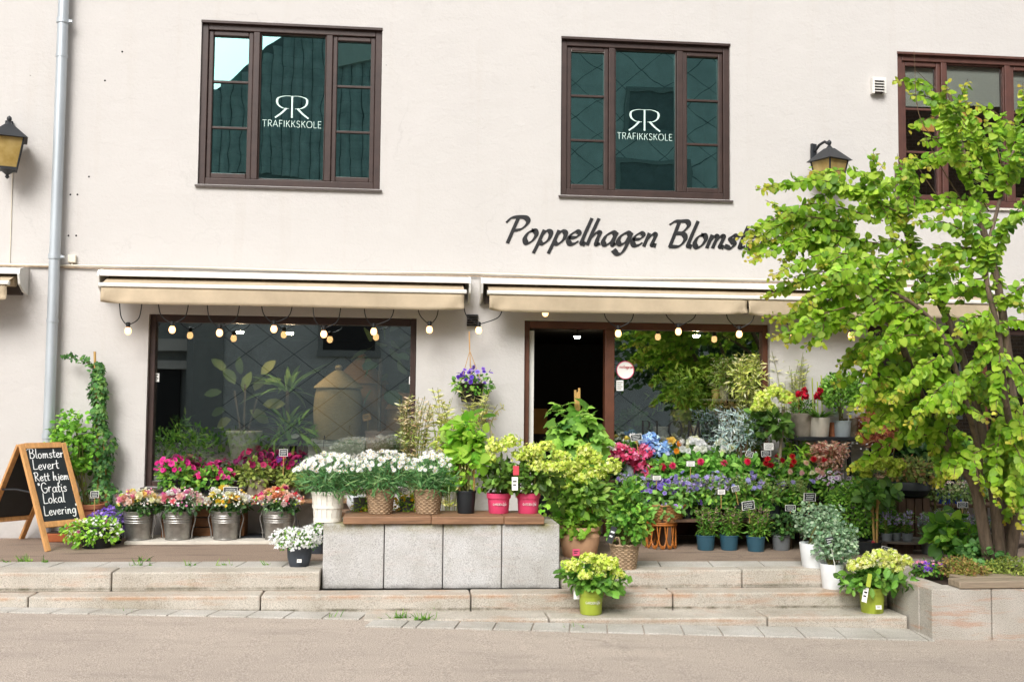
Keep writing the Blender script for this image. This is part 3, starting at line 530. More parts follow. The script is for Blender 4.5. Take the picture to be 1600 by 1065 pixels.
# low granite wall in the middle, with boards
lw = thing('low_wall', 'low granite slab wall with a wooden board on top, between the steps', 'wall')
yf = lambda X: -2.015-.04*X; cuts = [PXL, W(600, 870, -2.02)[0], W(692, 870, -2.03)[0], W(784, 870, -2.05)[0], PXR]
for a, b in zip(cuts[:-1], cuts[1:]):
    a += .003; b -= .003; j = rng.uniform(-.003, .003)
    M().hexa([(a, yf(a)+j, -.134), (b, yf(b)+j, -.134), (b, -1.5, -.134), (a, -1.5, -.134)], [(a, yf(a)+j, .345), (b, yf(b)+j, .345), (b, -1.5, .345), (a, -1.5, .345)]).build('slab', 'granite_slab', lw, bevel=.008)
bx = [W(536, 812, -2.03)[0], W(674, 812, -2.03)[0], W(787, 812, -2.03)[0], W(850, 812, -2.05)[0]]
for a, b in zip(bx[:-1], bx[1:]):
    for k in range(3):
        y0 = yf((a+b)/2)-.03+k*.16; M().box((a+.001, y0, .3475), (b-.001, y0+.155, .403)).build('board', 'wood_board', lw, bevel=.006)
# right planter
rp = thing('corner_planter', 'granite corner planter holding the tree, with pale wooden seat boards', 'planter')
px_ = [3.66, W(1550, 950, -2.98)[0], 5.1, 6.1, 7.2]
for a, b in zip(px_[:-1], px_[1:]): M().box((a+.003, -2.98, -.5), (b-.003, -2.8, -.003)).build('slab', 'granite_planter', rp, bevel=.008)
M().box((3.66, -2.797, -.5), (3.84, -2.42, -.003)).build('slab', 'granite_planter', rp, bevel=.008); M().box((3.662, -2.414, -.45), (3.82, -1.85, .06)).build('slab', 'granite_planter', rp, bevel=.008)
M().box((3.655, -1.845, -.3), (9, -1.7, .02)).build('slab', 'granite_planter', rp, bevel=.008)
for k in range(2):
    M().box((3.86+.1*k, -2.99+.17*k, .0), (5.3, -2.83+.17*k, .05)).build('board', 'wood_grey', rp, bevel=.008); M().box((5.305, -2.99+.17*k, .0), (7.2, -2.83+.17*k, .05)).build('board', 'wood_grey', rp, bevel=.008)
M().box((3.83, -2.79, -.3), (7.2, -1.85, -.02)).build('soil', 'soil', rp)
# ------------------------------------------------------------------ things on the wall
dp = thing('downpipe', 'grey zinc rainwater downpipe running down the left of the wall', 'pipe', (-3.176, -.09, 0))
M().tube([(0, 0, .05), (0, 0, 2.2), (0, 0, 7)], .048, 20).build('pipe', 'zinc_pipe', dp, 50)
for z in (4.72, 2.53, .9): M().lathe([(.049, 0), (.056, 0), (.056, .045), (.049, .045)], 20, (0, 0, z)).build('clamp', 'zinc_pipe', dp, 40); M().box((-.012, .04, z+.01), (.012, .1, z+.03)).build('clamp_pin', 'zinc_pipe', dp); M().box((.05, -.015, z+.012), (.085, .015, z+.032)).build('clamp_lug', 'zinc_pipe', dp)
for z in (4.4, 1.95): M().lathe([(.05, 0), (.052, .0), (.052, .03), (.05, .03)], 20, (0, 0, z)).build('joint', 'zinc_pipe', dp, 40)
def lamp(px, py, label):
    p = W(px, py, -.22); t = thing('wall_lantern', label, 'lantern', (p[0], -.22, p[2]), group='lanterns on the wall')
    s = .12; n = []
    M().hexa([(-s*.62, -s*.62, -.2), (s*.62, -s*.62, -.2), (s*.62, s*.62, -.2), (-s*.62, s*.62, -.2)], [(-s, -s, .06), (s, -s, .06), (s, s, .06), (-s, s, .06)]).build('glass', 'amber_glass', t)
    q = M()
    for a, b in ((-1, -1), (1, -1), (1, 1), (-1, 1)): q.beam((a*s*.63, b*s*.63, -.21), (a*s*1.02, b*s*1.02, .065), .012, .012)
    q.box((-s*.68, -s*.68, -.222), (s*.68, s*.68, -.202)).build('cage', 'black_iron', t)
    M().hexa([(-s*1.3, -s*1.3, .062), (s*1.3, -s*1.3, .062), (s*1.3, s*1.3, .062), (-s*1.3, s*1.3, .062)], [(-s*.3, -s*.3, .19), (s*.3, -s*.3, .19), (s*.3, s*.3, .19), (-s*.3, s*.3, .19)]).build('roof', 'black_iron', t)
    M().lathe([(.035, .19), (.02, .21), (.012, .22), (.022, .24), (.02, .26), (.004, .275)], 14).build('finial', 'black_iron', t, 50); M().lathe([(.004, -.3), (.02, -.285), (.012, -.265), (.05, -.235), (.07, -.222)], 14).build('pendant', 'black_iron', t, 50)
    M().tube([(0, 0, .23), (0, .06, .27), (0, .13, .25), (0, .19, .2)], .014, 8).build('arm', 'black_iron', t, 60); M().box((-.035, .19, .1), (.035, .22, .28)).build('bracket', 'black_iron', t, bevel=.01)
    t.rotation_euler = (0, 0, R(20 if px < 500 else 24))
lamp(13, 228, 'black wall lantern with amber glass at the left edge'); lamp(1296, 262, 'black wall lantern with amber glass above the tree')
def vent(px, py, w, h, n, mt, label, depth):
    p = W(px, py, 0); t = thing('vent_grille', label, 'vent', p)
    M().box((-w/2, -depth, -h/2), (w/2, -.002, h/2)).build('backing', 'stucco' if depth < .02 else 'sill_metal', t, bevel=.004)
    if depth > .02:
        q = M(); q.box((-w/2-.012, -depth-.01, -h/2-.012), (-w/2+.012, -.001, h/2+.012)).box((w/2-.012, -depth-.01, -h/2-.012), (w/2+.012, -.001, h/2+.012)).box((-w/2+.012, -depth-.01, h/2-.01), (w/2-.012, -.001, h/2+.012)); q.build('frame', mt, t)
    for k in range(n):
        z = h/2-h*(k+.6)/n; M().hexa([(-w/2+.01, -depth-.03, z-.012), (w/2-.01, -depth-.03, z-.012), (w/2-.01, -depth-.001, z+.004), (-w/2+.01, -depth-.001, z+.004)], [(-w/2+.01, -depth-.03, z-.006), (w/2-.01, -depth-.03, z-.006), (w/2-.01, -depth-.001, z+.01), (-w/2+.01, -depth-.001, z+.01)]).build('slat', mt, t)
vent(1370, 136, .12, .14, 5, 'white_aluminium', 'white louvred vent on the wall left of the blind window', .05); vent(738, 500, .125, .115, 5, 'dark_slot', 'slatted dark vent above the hanging basket', .01)
jb = thing('junction_box', 'small beige junction box on the wall beside the downpipe', 'junction box', W(114, 405, 0)); M().box((-.035, -.04, -.035), (.035, -.001, .035)).build('cover', 'beige_plastic', jb, bevel=.006); M().tube([(0, -.02, -.035), (0, -.02, -.07)], .008).build('gland', 'beige_plastic', jb)
cb = M(); za = W(0, 414, -.02)[2]; zb = W(735, 427, -.02)[2]
def cz(X): return za+(zb-za)*(X+3.75)/4.4
cb.tube([(x, -.022+.004*math.sin(x*5), 2.485+.006*math.sin(x*2.3)) for x in np.linspace(-7, 6.4, 60)], .0095, 6)
tag(cb.build('cable_conduit', 'beige_plastic', None, 40), 'thin beige cable conduit running along the wall above the awnings', 'conduit')
cb = M().tube([(x, -.024, 2.455+.01*math.sin(x*1.7+1)) for x in np.linspace(-4.2, 5.8, 50)], .005, 5); tag(cb.build('wall_cable', 'wicker', None, 40), 'thin brown cable sagging below the conduit', 'cable')
cb = M().tube([(W(19, 300, 0)[0]+.004*math.sin(z*3), -.008, z) for z in np.linspace(2.47, 3.4, 12)], .004, 5); tag(cb.build('lantern_cable', 'beige_plastic', None), 'thin pale cable running down from the left lantern', 'cable')
q = thing('screw_holes', 'pairs of small dark screw holes left of the upper window', 'holes')
for px, py in ((110, 304), (121, 304), (107, 368), (119, 368), (164, 126), (191, 81), (139, 276)): p = W(px, py, 0); M().lathe([(.009, 0), (.005, .006)], 10).build('screw_hole', 'dark_slot', q); ch = q.children[-1]; ch.location = p; ch.rotation_euler = (R(90), 0, 0)
# sign above the shop
sg = thing('shop_sign', 'black brush script lettering Poppelhagen Blomster on the cream wall', 'sign')
a, b = W(786, 378, 0), W(1204, 381, 0); wtot = sum((GL[c][0] if c != ' ' else .35)+.06 for c in 'Poppelhagen Blomster'); sz = (b[0]-a[0])/wtot
sz = .252; text('Poppelhagen Blomster', GL, wall_map(a[0], a[2]-.005, -.002, (b[0]-a[0])/wtot/sz), sz, .026, .008, nib=R(38), shear=.3, space=.06, depth=.003, mat='letter_black', parent=sg)
# awnings
def awning(xa, xb, label, segs=1):
    t = thing('awning', label, 'awning', ((xa+xb)/2, 0, 0), group='awnings over the shop'); a, b = xa-(xa+xb)/2, xb-(xa+xb)/2
    def ext(name, prof, mt, x0=a, x1=b, bev=0):
        n = len(prof); V = [(x0, y, z) for y, z in prof]+[(x1, y, z) for y, z in prof]
        return M().add(V, [tuple(range(n)), tuple(range(2*n-1, n-1, -1))]+[(i, (i+1) % n, (i+1) % n+n, i+n) for i in range(n)]).build(name, mt, t, 30)
    ext('hood', [(-.002, 2.44), (-.12, 2.438), (-.2, 2.425), (-.235, 2.395), (-.237, 2.372), (-.22, 2.37), (-.215, 2.39), (-.19, 2.41), (-.002, 2.42)], 'white_aluminium')
    ext('back_plate', [(-.003, 2.415), (-.06, 2.405), (-.06, 2.2), (-.003, 2.2)], 'sill_metal', a+.03, b-.03)
    for x0, x1 in ((a-.018, a), (b, b+.018)): ext('end_cap', [(-.003, 2.445), (-.13, 2.444), (-.23, 2.42), (-.25, 2.37), (-.22, 2.28), (-.12, 2.22), (-.003, 2.2)], 'white_aluminium', x0, x1)
    ext('roller', [(-.13+.05*math.cos(k), 2.315+.05*math.sin(k)) for k in np.linspace(0, 2*math.pi, 14)[:-1]], 'awning_fabric', a+.05, b-.05)
    ext('fabric', [(-.15, 2.362), (-.33, 2.293), (-.33, 2.289), (-.15, 2.357)], 'awning_fabric', a+.05, b-.05)
    ext('front_bar', [(-.325, 2.297), (-.36, 2.295), (-.372, 2.28), (-.37, 2.262), (-.34, 2.256), (-.325, 2.262)], 'white_aluminium', a+.03, b-.03)
    edges = np.linspace(a+.05, b-.05, 2) if segs == 1 else np.array([a+.05, W(1170, 470, -.36)[0]-(xa+xb)/2, b-.05])
    for s0, s1 in zip(edges[:-1], edges[1:]):
        s1 = s1-(.012 if segs > 1 else 0); nx, nz = 90, 6; V = []
        ph = rng.uniform(0, 6)
        for j in range(nz):
            for i in range(nx):
                u = i/(nx-1); x = s0+(s1-s0)*u; v = j/(nz-1); e = math.exp(-u*25)+math.exp(-(1-u)*25)
                y = -.35-.006*v*math.sin(x*7+ph)-.012*v*math.sin(x*2.1+ph*2)-.03*e*v*math.sin(v*3+u*60); z = 2.262-v*(.158+.006*math.sin(x*1.3+ph))+.02*e*v
                V.append((x, y, z))
        F = [(j*nx+i, j*nx+i+1, (j+1)*nx+i+1, (j+1)*nx+i) for j in range(nz-1) for i in range(nx-1)]
        o = M().add(V, F).build('valance', 'awning_fabric', t, 60); sd = o.modifiers.new('solid', 'SOLIDIFY'); sd.thickness = .003
    return t
awning(W(155, 440, -.24)[0], W(733, 440, -.24)[0], 'beige valance awning above the left shop window'); awning(W(755, 440, -.24)[0], W(1560, 440, -.24)[0], 'beige valance awning above the door and right shop window', 2); awning(-7., W(27, 440, -.24)[0], 'end of a beige awning at the left edge')
# string lights
def festoon(label, bulbs):
    t = thing('string_lights', label, 'string lights', (0, 0, 0)); cab = M()
    for k, (px, py, dx0, dx1, loop, lit) in enumerate(bulbs):
        p = W(px, py, -.3); x, z = p[0], p[2]
        if loop: cab = M(); cab.tube(catmull([(x+dx0*.0062, -.31, 2.2), (x+dx0*.0058, -.305, 2.13), (x+dx0*.0046, -.3, z+.13), (x-.02, -.3, z+.062), (x+.02, -.3, z+.062), (x+dx1*.0046, -.3, z+.12), (x+dx1*.0058, -.305, 2.13), (x+dx1*.0062, -.31, 2.2)], 6), .005, 5); cab.build('cable', 'rubber_black', t, 60)
        so_ = M().lathe([(.014, .035), (.019, .03), (.019, .075), (.012, .08)], 10, (x, -.3, z)).build('socket', 'rubber_black', t, 40)
        prof = [(.003, -.034), (.017, -.03), (.027, -.017), (.03, .0), (.027, .016), (.019, .03), (.016, .04)]
        M().lathe(prof, 14, (x, -.3, z)).build('bulb', 'bulb_glow', so_, 80)
festoon('string of lit bulbs looping under the left awning', [(200, 517, -14, 20, 1, 1), (269, 515, -22, 24, 1, 1), (343, 520, -20, 30, 1, 1), (428, 514, -20, 28, 1, 1), (506, 522, -18, 26, 1, 1), (584, 518, -16, 32, 1, 1), (671, 515, -19, 14, 1, 1), (748, 516, -24, 38, 1, 1)])
festoon('string of lit bulbs under the right awning above the door', [(852, 489, 0, 0, 0, 1), (966, 521, -24, 26, 1, 1), (1060, 518, -22, 30, 1, 1), (1155, 522, -22, 26, 1, 1), (1240, 522, -20, 26, 1, 1), (1330, 524, -20, 26, 1, 1)])
# ------------------------------------------------------------------ across the street (what the panes reflect)
YO = -12.5
sh = thing('slate_house', 'grey slate clad house across the street, mirrored in the panes', 'building')
M().box((-4.3, YO-6, -.6), (9.5, YO, 6.)).box((-.15, YO-6, 6.001), (9.5, YO, 10.6)).build('wall', 'slate_gap', sh)
q = M(); TS = 1.15; k = 0; DI = T_([(-.5, 0, 0), (0, -.38, .0), (.5, 0, .0), (0, .38, .0), (-.5, 0, -.03), (0, -.38, -.03), (.5, 0, -.03), (0, .38, -.03)], [(0, 1, 2, 3), (4, 5, 1, 0), (5, 6, 2, 1), (6, 7, 3, 2), (7, 4, 0, 3)])
P = [];
for j in range(29):
    for i in range(15): P.append((-4.3+(i+.5*(j % 2))*TS*.87, YO+.012, -.4+j*TS*.33))
P = np.array(P); P = P[(P[:, 0] < 9.3) & (P[:, 2] < 10.5) & (P[:, 0] > -4.) & ((P[:, 0] > .3) | (P[:, 2] < 5.8))]
q.inst(DI, P, (1, 0, 0), np.array([0, 1., .0])+rng.normal(0, .004, (len(P), 3)), TS*.845, (1, 1, 1)); o = q.build('slate_cladding', 'slate', sh); o['kind'] = 'stuff'
for x0, x1, z0, z1 in ((-1.7, -.6, 2.35, 3.5), (4.7, 6.2, 5.4, 6.6), (4.9, 5.9, 7.3, 8.2), (.6, 1.6, 2.35, 3.5)):
    f = M().box((x0-.12, YO+.02, z0-.14), (x1+.12, YO+.1, z0)).box((x0-.1, YO+.02, z0), (x0, YO+.09, z1+.1)).box((x1, YO+.02, z0), (x1+.1, YO+.09, z1+.1)).box((x0, YO+.02, z1), (x1, YO+.09, z1+.1)).build('window', 'grey_boards', sh)
    M().box((x0, YO+.045, z0), (x1, YO+.06, z1)).build('pane', 'slate_gap' if z0 > 5 else 'interior_dark', f)
M().box((-4.5, YO+.02, -.6), (-3.75, YO+.07, 5.9)).build('corner_board', 'grey_boards', sh)
gh = thing('tiled_house', 'grey house with steep tiled roof across the street, mirrored in the panes', 'building')
M().box((-12, YO-6, -.6), (-4.35, YO-.4, 5.6)).build('wall', 'grey_boards', gh); M().box((-12, YO-.4, 2.3), (-4.35, YO-.1, 2.55)).build('cornice', 'trim_pale', gh); M().box((-5.5, YO-.38, -.3), (-4.7, YO-.3, 1.9)).build('door', 'interior_dark', gh); M().box((-5.65, YO-.37, 1.92), (-4.55, YO-.2, 2.1)).build('door_hood', 'trim_pale', gh)
M().prism([(-12, 4.2), (-.2, 5.6), (-.2, 11.6), (-2.5, 9.2), (-3.3, 8.5), (-4.6, 7.3), (-12, 5.)], YO+.14, YO-5).build('roof', 'slate_gap', gh)
q = M(); TI = T_([(-.5, -.5, .06), (-.15, -.52, .24), (.15, -.52, .24), (.5, -.5, .06), (.5, .5, 0), (.15, .5, .16), (-.15, .5, .16), (-.5, .5, 0)], [(0, 1, 6, 7), (1, 2, 5, 6), (2, 3, 4, 5)]); P = np.array([(-12+.21*i, YO+.16, 6.1+j*.2+.05*math.sin(i*.5)) for i in range(57) for j in range(28)]); P = P[(P[:, 2] < 8.4+(P[:, 0]+3.3)*.92) & (P[:, 2] > 6.) & (P[:, 0] < -.3)]
q.inst(TI, P, (1, 0, 0), (0, 1, .1), .195, (1, 1, 1)); o = q.build('roof_tiles', 'roof_tile', gh); o['kind'] = 'stuff'; M().prism([(-1.5, 8.4), (-.75, 8.6), (-.75, 9.7), (-1.5, 9.5)], YO+.2, YO+.3).build('skylight', 'trim_pale', gh)
bh = thing('brick_house', 'brown brick house across the street, mirrored in the right windows', 'building'); M().box((9.6, YO-6, -.8), (22, YO+.3, 10.4)).build('wall', 'brick_far', bh); M().box((11.5, YO-2, 10.4), (12.5, YO-1, 11.8)).build('chimney', 'chimney_brick', bh)
for x0 in (11., 14.): f = M().box((x0, YO+.31, 1), (x0+1.4, YO+.36, 2.6)).build('window', 'trim_pale', bh); M().box((x0+.08, YO+.34, 1.08), (x0+1.32, YO+.37, 2.52)).build('pane', 'interior_dark', f)

for o_ in (sh, gh, bh): o_.location = (0, 10*(1-1.5556), 1.25*(1-1.5556)); o_.scale = (1.5556,)*3      # the houses stand 25 m off, scaled up about the camera's mirror image
# ------------------------------------------------------------------ plants in pots
UPV = np.array([0, 0, 1.])
LEAFM = {}
def leaf_objs(parent, T, P, A, N, Sz, C, off, name='leaf', keep=None):
    P = np.asarray(P); n = len(P); A = nrm(np.asarray(A)); B = nrm(np.cross(N, A)); N = np.cross(A, B)
    for i in range(n):
        key = (T[0].tobytes(), tuple(np.round(np.clip(C[i], 0, 1)**.5*9).astype(int)))
        if key not in LEAFM:
            q = M(); q.inst(T, [(0, 0, 0)], (1, 0, 0), (0, 0, 1), 1., np.clip(C[i], 0, 1)); LEAFM[key] = q.mesh(name, 'leaf', 60)
        o = bpy.data.objects.new(name, LEAFM[key]); COL.objects.link(o); o.parent = parent
        mt = Matrix((A[i]*Sz[i], B[i]*Sz[i], N[i]*Sz[i])).transposed().to_4x4(); mt.translation = Vector(P[i]+off); o.matrix_local = mt
class PL:
    def __init__(s, name, label, cat, px, py=None, z=0., Y=None, wb=30, group=None):
        if Y is None: p = G(px, py, z); p[1] += wb/2*mpp(p)
        elif py is None: p = W(px, 700, Y); p[2] = z
        else: p = W(px, py, Y)
        s.p = p; s.m = mpp(p); s.t = thing(name, label, cat, p, group=group); s.top = .0; s.rt = .05
    def L(s, x, y): q = W(x, y, s.p[1])-s.p; return np.array([q[0], 0, q[2]])
    def pot(s, kind, wt, wb, h, mat, soil=True, k=30):
        rt, rb, h = wt*s.m/2, wb*s.m/2, h*s.m; s.top = h*.88; s.rt = rt; m = M()
        if kind == 'collar': pr = [(rb*.96, 0), (rb, .006), (rb+(rt*.93-rb)*.74, h*.74), (rt*.99, h*.745), (rt, h*.99), (rt*.975, h), (rt*.93, h*.985), (rt*.9, h*.86)]
        elif kind == 'lip': pr = [(rb*.96, 0), (rb, .006), (rb+(rt*.96-rb)*.9, h*.9), (rt*.99, h*.905), (rt, h*.98), (rt*.97, h), (rt*.92, h*.98), (rt*.9, h*.86)]
        elif kind == 'belly': pr = [(rb*.9, 0), (rb, h*.06), (rt*1.0, h*.45), (rt*1.04, h*.68), (rt*.93, h*.8), (rt*.92, h*.84), (rt*1.02, h*.88), (rt*1.03, h*.98), (rt*.98, h), (rt*.88, h*.97), (rt*.86, h*.86)]
        elif kind == 'bucket':
            f = lambda t: rb+(rt-rb)*t
            pr = [(rb*.97, 0), (rb*1.03, .003), (rb*1.03, h*.03), (f(.05), h*.04)]
            for t in (.6, .67, .77, .84): pr += [(f(t-.025), h*(t-.025)), (f(t)+.004, h*t), (f(t+.025), h*(t+.025))]
            pr += [(f(.97), h*.97), (rt+.006, h*.975), (rt+.006, h), (rt-.004, h), (rt*.95, h*.9)]
        elif kind == 'bowl': pr = [(rb*.95, 0), (rb, .005), (rb+(rt-rb)*.75, h*.45), (rt*.98, h*.85), (rt*1.03, h*.9), (rt*1.04, h), (rt*.98, h), (rt*.93, h*.88)]
        elif kind == 'round': pr = [(rb*.5, 0), (rb*.9, h*.12), (rt*1.05, h*.5), (rt, h*.9), (rt*.95, h), (rt*.88, h*.9)]
        else: pr = [(rb*.97, 0), (rb, .004), (rt, h*.995), (rt*.98, h), (rt*.94, h), (rt*.92, h*.88)]
        if kind == 'wicker':
            nr = max(8, int(h/.014)); kk = 56; pr = []
            for i in range(nr+1):
                t = i/nr; pr += [(rb+(rt-rb)*t, h*t), (rb+(rt-rb)*t+.006, h*(t+.5/nr))] if i < nr else [(rt, h), (rt*.9, h*1.0), (rt*.88, h*.88)]
            m.lathe(pr, kk, wob=lambda i, a: (.0045*np.sin(a*kk/4+math.pi*((i//2) % 2)) if i < 2*nr else 0*a)); o = m.build('basket', mat, s.t, 50)
            q = M(); q.tube([((rt+.003)*math.cos(x), (rt+.003)*math.sin(x), h+.004*math.sin(x*14)) for x in np.linspace(0, 2*math.pi, 60)], .009, 6, cap=False); q.build('rim', mat, o, 50)
        else: o = m.lathe(pr, k).build('pot', mat, s.t, 32)
        if kind == 'bucket':
            for sg in (-1, 1): M().tube(catmull([(sg*(rt+.004), 0, h*.9), (sg*(rt+.02), 0, h*.7), (sg*(rb+.026), 0, h*.3), (sg*(rb+.02), 0, .01)], 5), .006, 6).build('handle', mat, o, 60)
        if soil: M().lathe([(rt*.9, h*.865), (rt*.3, h*.9)], 18).build('soil', 'soil', s.t)
        s.potobj = o; s.h = h; s.rb = rb; return s
    def rad(s, box, ry=None):
        a, b = s.L(box[0], box[3]), s.L(box[1], box[2]); c = (a+b)/2; rx, rz = (b[0]-a[0])/2, (b[2]-a[2])/2; return c, np.array([rx, ry if ry else min(rx*.9, .3), rz])
    def fol(s, box, n, T, size, pal, inner=.3, ry=None, lo=-.75, up=.6, jit=.6, droop=.15, name='foliage', parts=False, stems=5, lk=.2, w=None, mat='leaf', front=None):
        c, r = s.rad(box, ry); D = sph(n, lo); rd = (inner+(1-inner)*rng.uniform(0, 1, n)**.55)*lump(D, lk); P = c+D*r*rd[:, None]
        A = D*.8+rng.normal(0, jit, (n, 3))-UPV*droop; N = D*.7+UPV*up+np.array([0, -.35, 0])+rng.normal(0, .35, (n, 3)); pal = GREENS[pal] if isinstance(pal, str) else pal
        C = cols(n, pal, w=w); Sz = size*s.m*rng.uniform(.65, 1.25, n)
        if parts: leaf_objs(s.t, T, P, A, N, Sz, C, np.zeros(3))
        else: M().inst(T, P, A, N, Sz, C).build(name, mat, s.t, kind='stuff')
        if stems:
            q = M()
            for i in range(stems):
                e = c+sph(1, -.2)[0]*r*.6; b = np.array([rng.uniform(-.4, .4)*s.rt, rng.uniform(-.4, .4)*s.rt, s.top]); q.tube(catmull([b, (b+e)/2+rng.normal(0, .015, 3), e], 4), [.006*1]*8+[.003] if False else .0045, 5, lin('6b6a3c'))
            q.build('stems', 'twig', s.t, 60, kind='stuff')
        return s
    def flo(s, box, n, T, size, pal, lo=0., rr=(.9, 1.08), ry=None, name='flowers', each=False, up=.4, w=None, front=.5, lk=.12, jit=.3):
        c, r = s.rad(box, ry); D = sph(n, lo); P = c+D*r*(rng.uniform(*rr, n)*lump(D, lk))[:, None]
        N = D*.8+UPV*up+np.array([0, -front, 0])+rng.normal(0, jit, (n, 3)); A = rng.normal(0, 1, (n, 3)); C = cols(n, pal, .1, w); Sz = size*s.m/2*rng.uniform(.8, 1.2, n)
        if each:
            for i in range(n): M().inst(T, P[i:i+1], A[i:i+1], N[i:i+1], Sz[i:i+1], C[i:i+1]).build('flower', 'petal', s.t)
        else: M().inst(T, P, A, N, Sz, C).build(name, 'petal', s.t, kind='stuff')
        return s
    def heads(s, L, size, pal, n=150, T=FLORET, flat=.8, yr=.08):
        for (x, y, rp) in L:
            c = s.L(x, y)+np.array([0, -.07-rng.uniform(0, yr), 0]); r = rp*s.m; D = sph(n, -.55); P = c+D*r*np.array([1, .9, flat])*(rng.uniform(.72, 1.04, n)*lump(D, .22))[:, None]
            q = M(); q.inst(T, P, rng.normal(0, 1, (n, 3)), D+rng.normal(0, .3, (n, 3)), size*s.m/2*rng.uniform(.75, 1.2, n), cols(n, pal, .1)); q.lathe([(r*.3, -r*.5), (r*.62, -r*.1), (r*.6, r*.2), (r*.2, r*.45)], 8, c, np.array(lin(pal[0]))*.8); q.build('flower_head', 'petal', s.t)
        return s
    def canes(s, L, r=2., mat='cane', name='cane'):
        for a, b in L: M().tube([s.L(*a), s.L(*b)], r*s.m, 7).build(name, mat, s.t, 60)
        return s
    def spikes(s, box, n, T, size, pal, fl=None, flp=None, nl=14, lean=.12, tip=.3, fsz=4, th=.0025):
        a, b = s.L(box[0], box[3]), s.L(box[1], box[2]); q = M(); P = []; A = []; N = []; FP = []
        for i in range(n):
            ang = rng.uniform(0, 6.28); rr = math.sqrt(rng.uniform(0, 1)); x0 = (a[0]+b[0])/2+rr*math.cos(ang)*(b[0]-a[0])/2*.5; y0 = rr*math.sin(ang)*(b[0]-a[0])/2*.5; h = (b[2]-a[2])*rng.uniform(.6, 1); x1 = (a[0]+b[0])/2+(x0-(a[0]+b[0])/2)*2; y1 = y0*2
            ln = catmull([(x0*.6, y0*.6, min(a[2], s.top)), ((x0+x1)/2, (y0+y1)/2, a[2]+h*.55), (x1+rng.normal(0, lean)*h*.4, y1, a[2]+h)], 6); q.tube(ln, th, 4, lin('7b7f45'))
            for k in range(nl):
                t = rng.uniform(.12, 1); p = ln[min(len(ln)-1, int(t*(len(ln)-1)))]; g = rng.uniform(0, 6.28); P.append(p+rng.normal(0, .004, 3)); A.append((math.cos(g), math.sin(g), .55)); N.append((rng.normal(0, .4), -.3+rng.normal(0, .3), 1))
            if fl is not None:
                for k in range(12): t = 1-tip*rng.uniform(0, 1); p = ln[min(len(ln)-1, int(t*(len(ln)-1)))]; FP.append(p+rng.normal(0, .006, 3))
        q.build('stems', 'twig', s.t, 60, kind='stuff'); n2 = len(P); pal = GREENS[pal] if isinstance(pal, str) else pal
        M().inst(T, P, A, N, size*s.m*rng.uniform(.6, 1.2, n2), cols(n2, pal)).build('foliage', 'leaf', s.t, kind='stuff')
        if fl is not None: k = len(FP); M().inst(fl, FP, rng.normal(0, 1, (k, 3)), sph(k), fsz*s.m/2*rng.uniform(.7, 1.2, k), cols(k, flp, .12)).build('flowers', 'petal', s.t, kind='stuff')
        return s
    def blades(s, n, length, w, pal, spread=.5, T=BLADE, base=None, parts=False, name='foliage', elev=(.3, 1.)):
        g = rng.uniform(0, 6.28, n); e = rng.uniform(*elev, n); A = np.stack([np.cos(g)*spread, np.sin(g)*spread, e], 1); N = np.stack([-np.cos(g)*.5, -np.sin(g)*.5, np.full(n, .9)], 1); b = np.array([0, 0, s.top]) if base is None else base
        P = b+np.stack([np.cos(g), np.sin(g), 0*g], 1)*s.rt*.3; Sz = length*s.m*rng.uniform(.7, 1.1, n); pal = GREENS[pal] if isinstance(pal, str) else pal; v, F, c = T; T2 = (v*np.array([1, w, 1]), F, c)
        if parts: leaf_objs(s.t, T2, P, A, N, Sz, cols(n, pal), np.zeros(3))
        else: M().inst(T2, P, A, N, Sz, cols(n, pal)).build(name, 'leaf', s.t, kind='stuff')
        return s
    def tagcard(s, x, y, w, h, mat='paper', name='plant_tag', rot=0., fwd=.1, marks=True):
        p = s.L(x, y)+np.array([0, -fwd, 0]); w, h = w*s.m, h*s.m; o = M().box((-w/2, -.001, -h/2), (w/2, .001, h/2)).build(name, mat, s.t); o.location = p; o.rotation_euler = (R(-8), rot, 0)
        if marks:
            q = M()
            for k in range(2): q.box((-w*.32, -.0022, h*(.12-.26*k)), (w*(.3-.1*k), -.0012, h*(.22-.26*k)))
            q.build('print', 'letter_black' if mat != 'slate_board' else 'chalk', o)
        return o
def price_sign(px, py, w, h, Y, label, rot=0., stick=30, mat='slate_board', frame=True):
    p = W(px, py, Y); m_ = mpp(p); t = thing('price_sign', label, 'price sign', p); w, h = w*m_, h*m_
    b = M().box((-w/2, -.003, -h/2), (w/2, .003, h/2)).build('board', mat, t, bevel=.0015)
    if frame:
        q = M(); f = .003; q.box((-w/2-f, -.005, h/2), (w/2+f, .004, h/2+f)).box((-w/2-f, -.005, -h/2-f), (w/2+f, .004, -h/2)).box((-w/2-f, -.005, -h/2), (-w/2, .004, h/2)).box((w/2, -.005, -h/2), (w/2+f, .004, h/2)); q.build('frame', 'paper' if mat == 'slate_board' else 'sill_metal', t)
    q = M(); lv = 0.0005
    for k in range(3):
        z = h*(.25-.26*k); x = np.linspace(-w*.36, w*(.36-.1*(k == 2)), 16); stroke(q, np.stack([x, z+h*.07*np.sin(np.arange(16)*2.1+k*2)], 1), 0, h*.022, 0, lambda x, y, d: (x, -.0032-d, y), lv, .0006); lv += .0003
    q.build('scribble', 'chalk' if mat == 'slate_board' else 'letter_black', t)
    if stick: M().tube([(0, .004, -h/2), (0, .006, -h/2-stick*m_)], .0035, 5).build('stick', 'paper' if not frame else 'cane', t)
    t.rotation_euler = (0, rot, rng.uniform(-.2, .2))
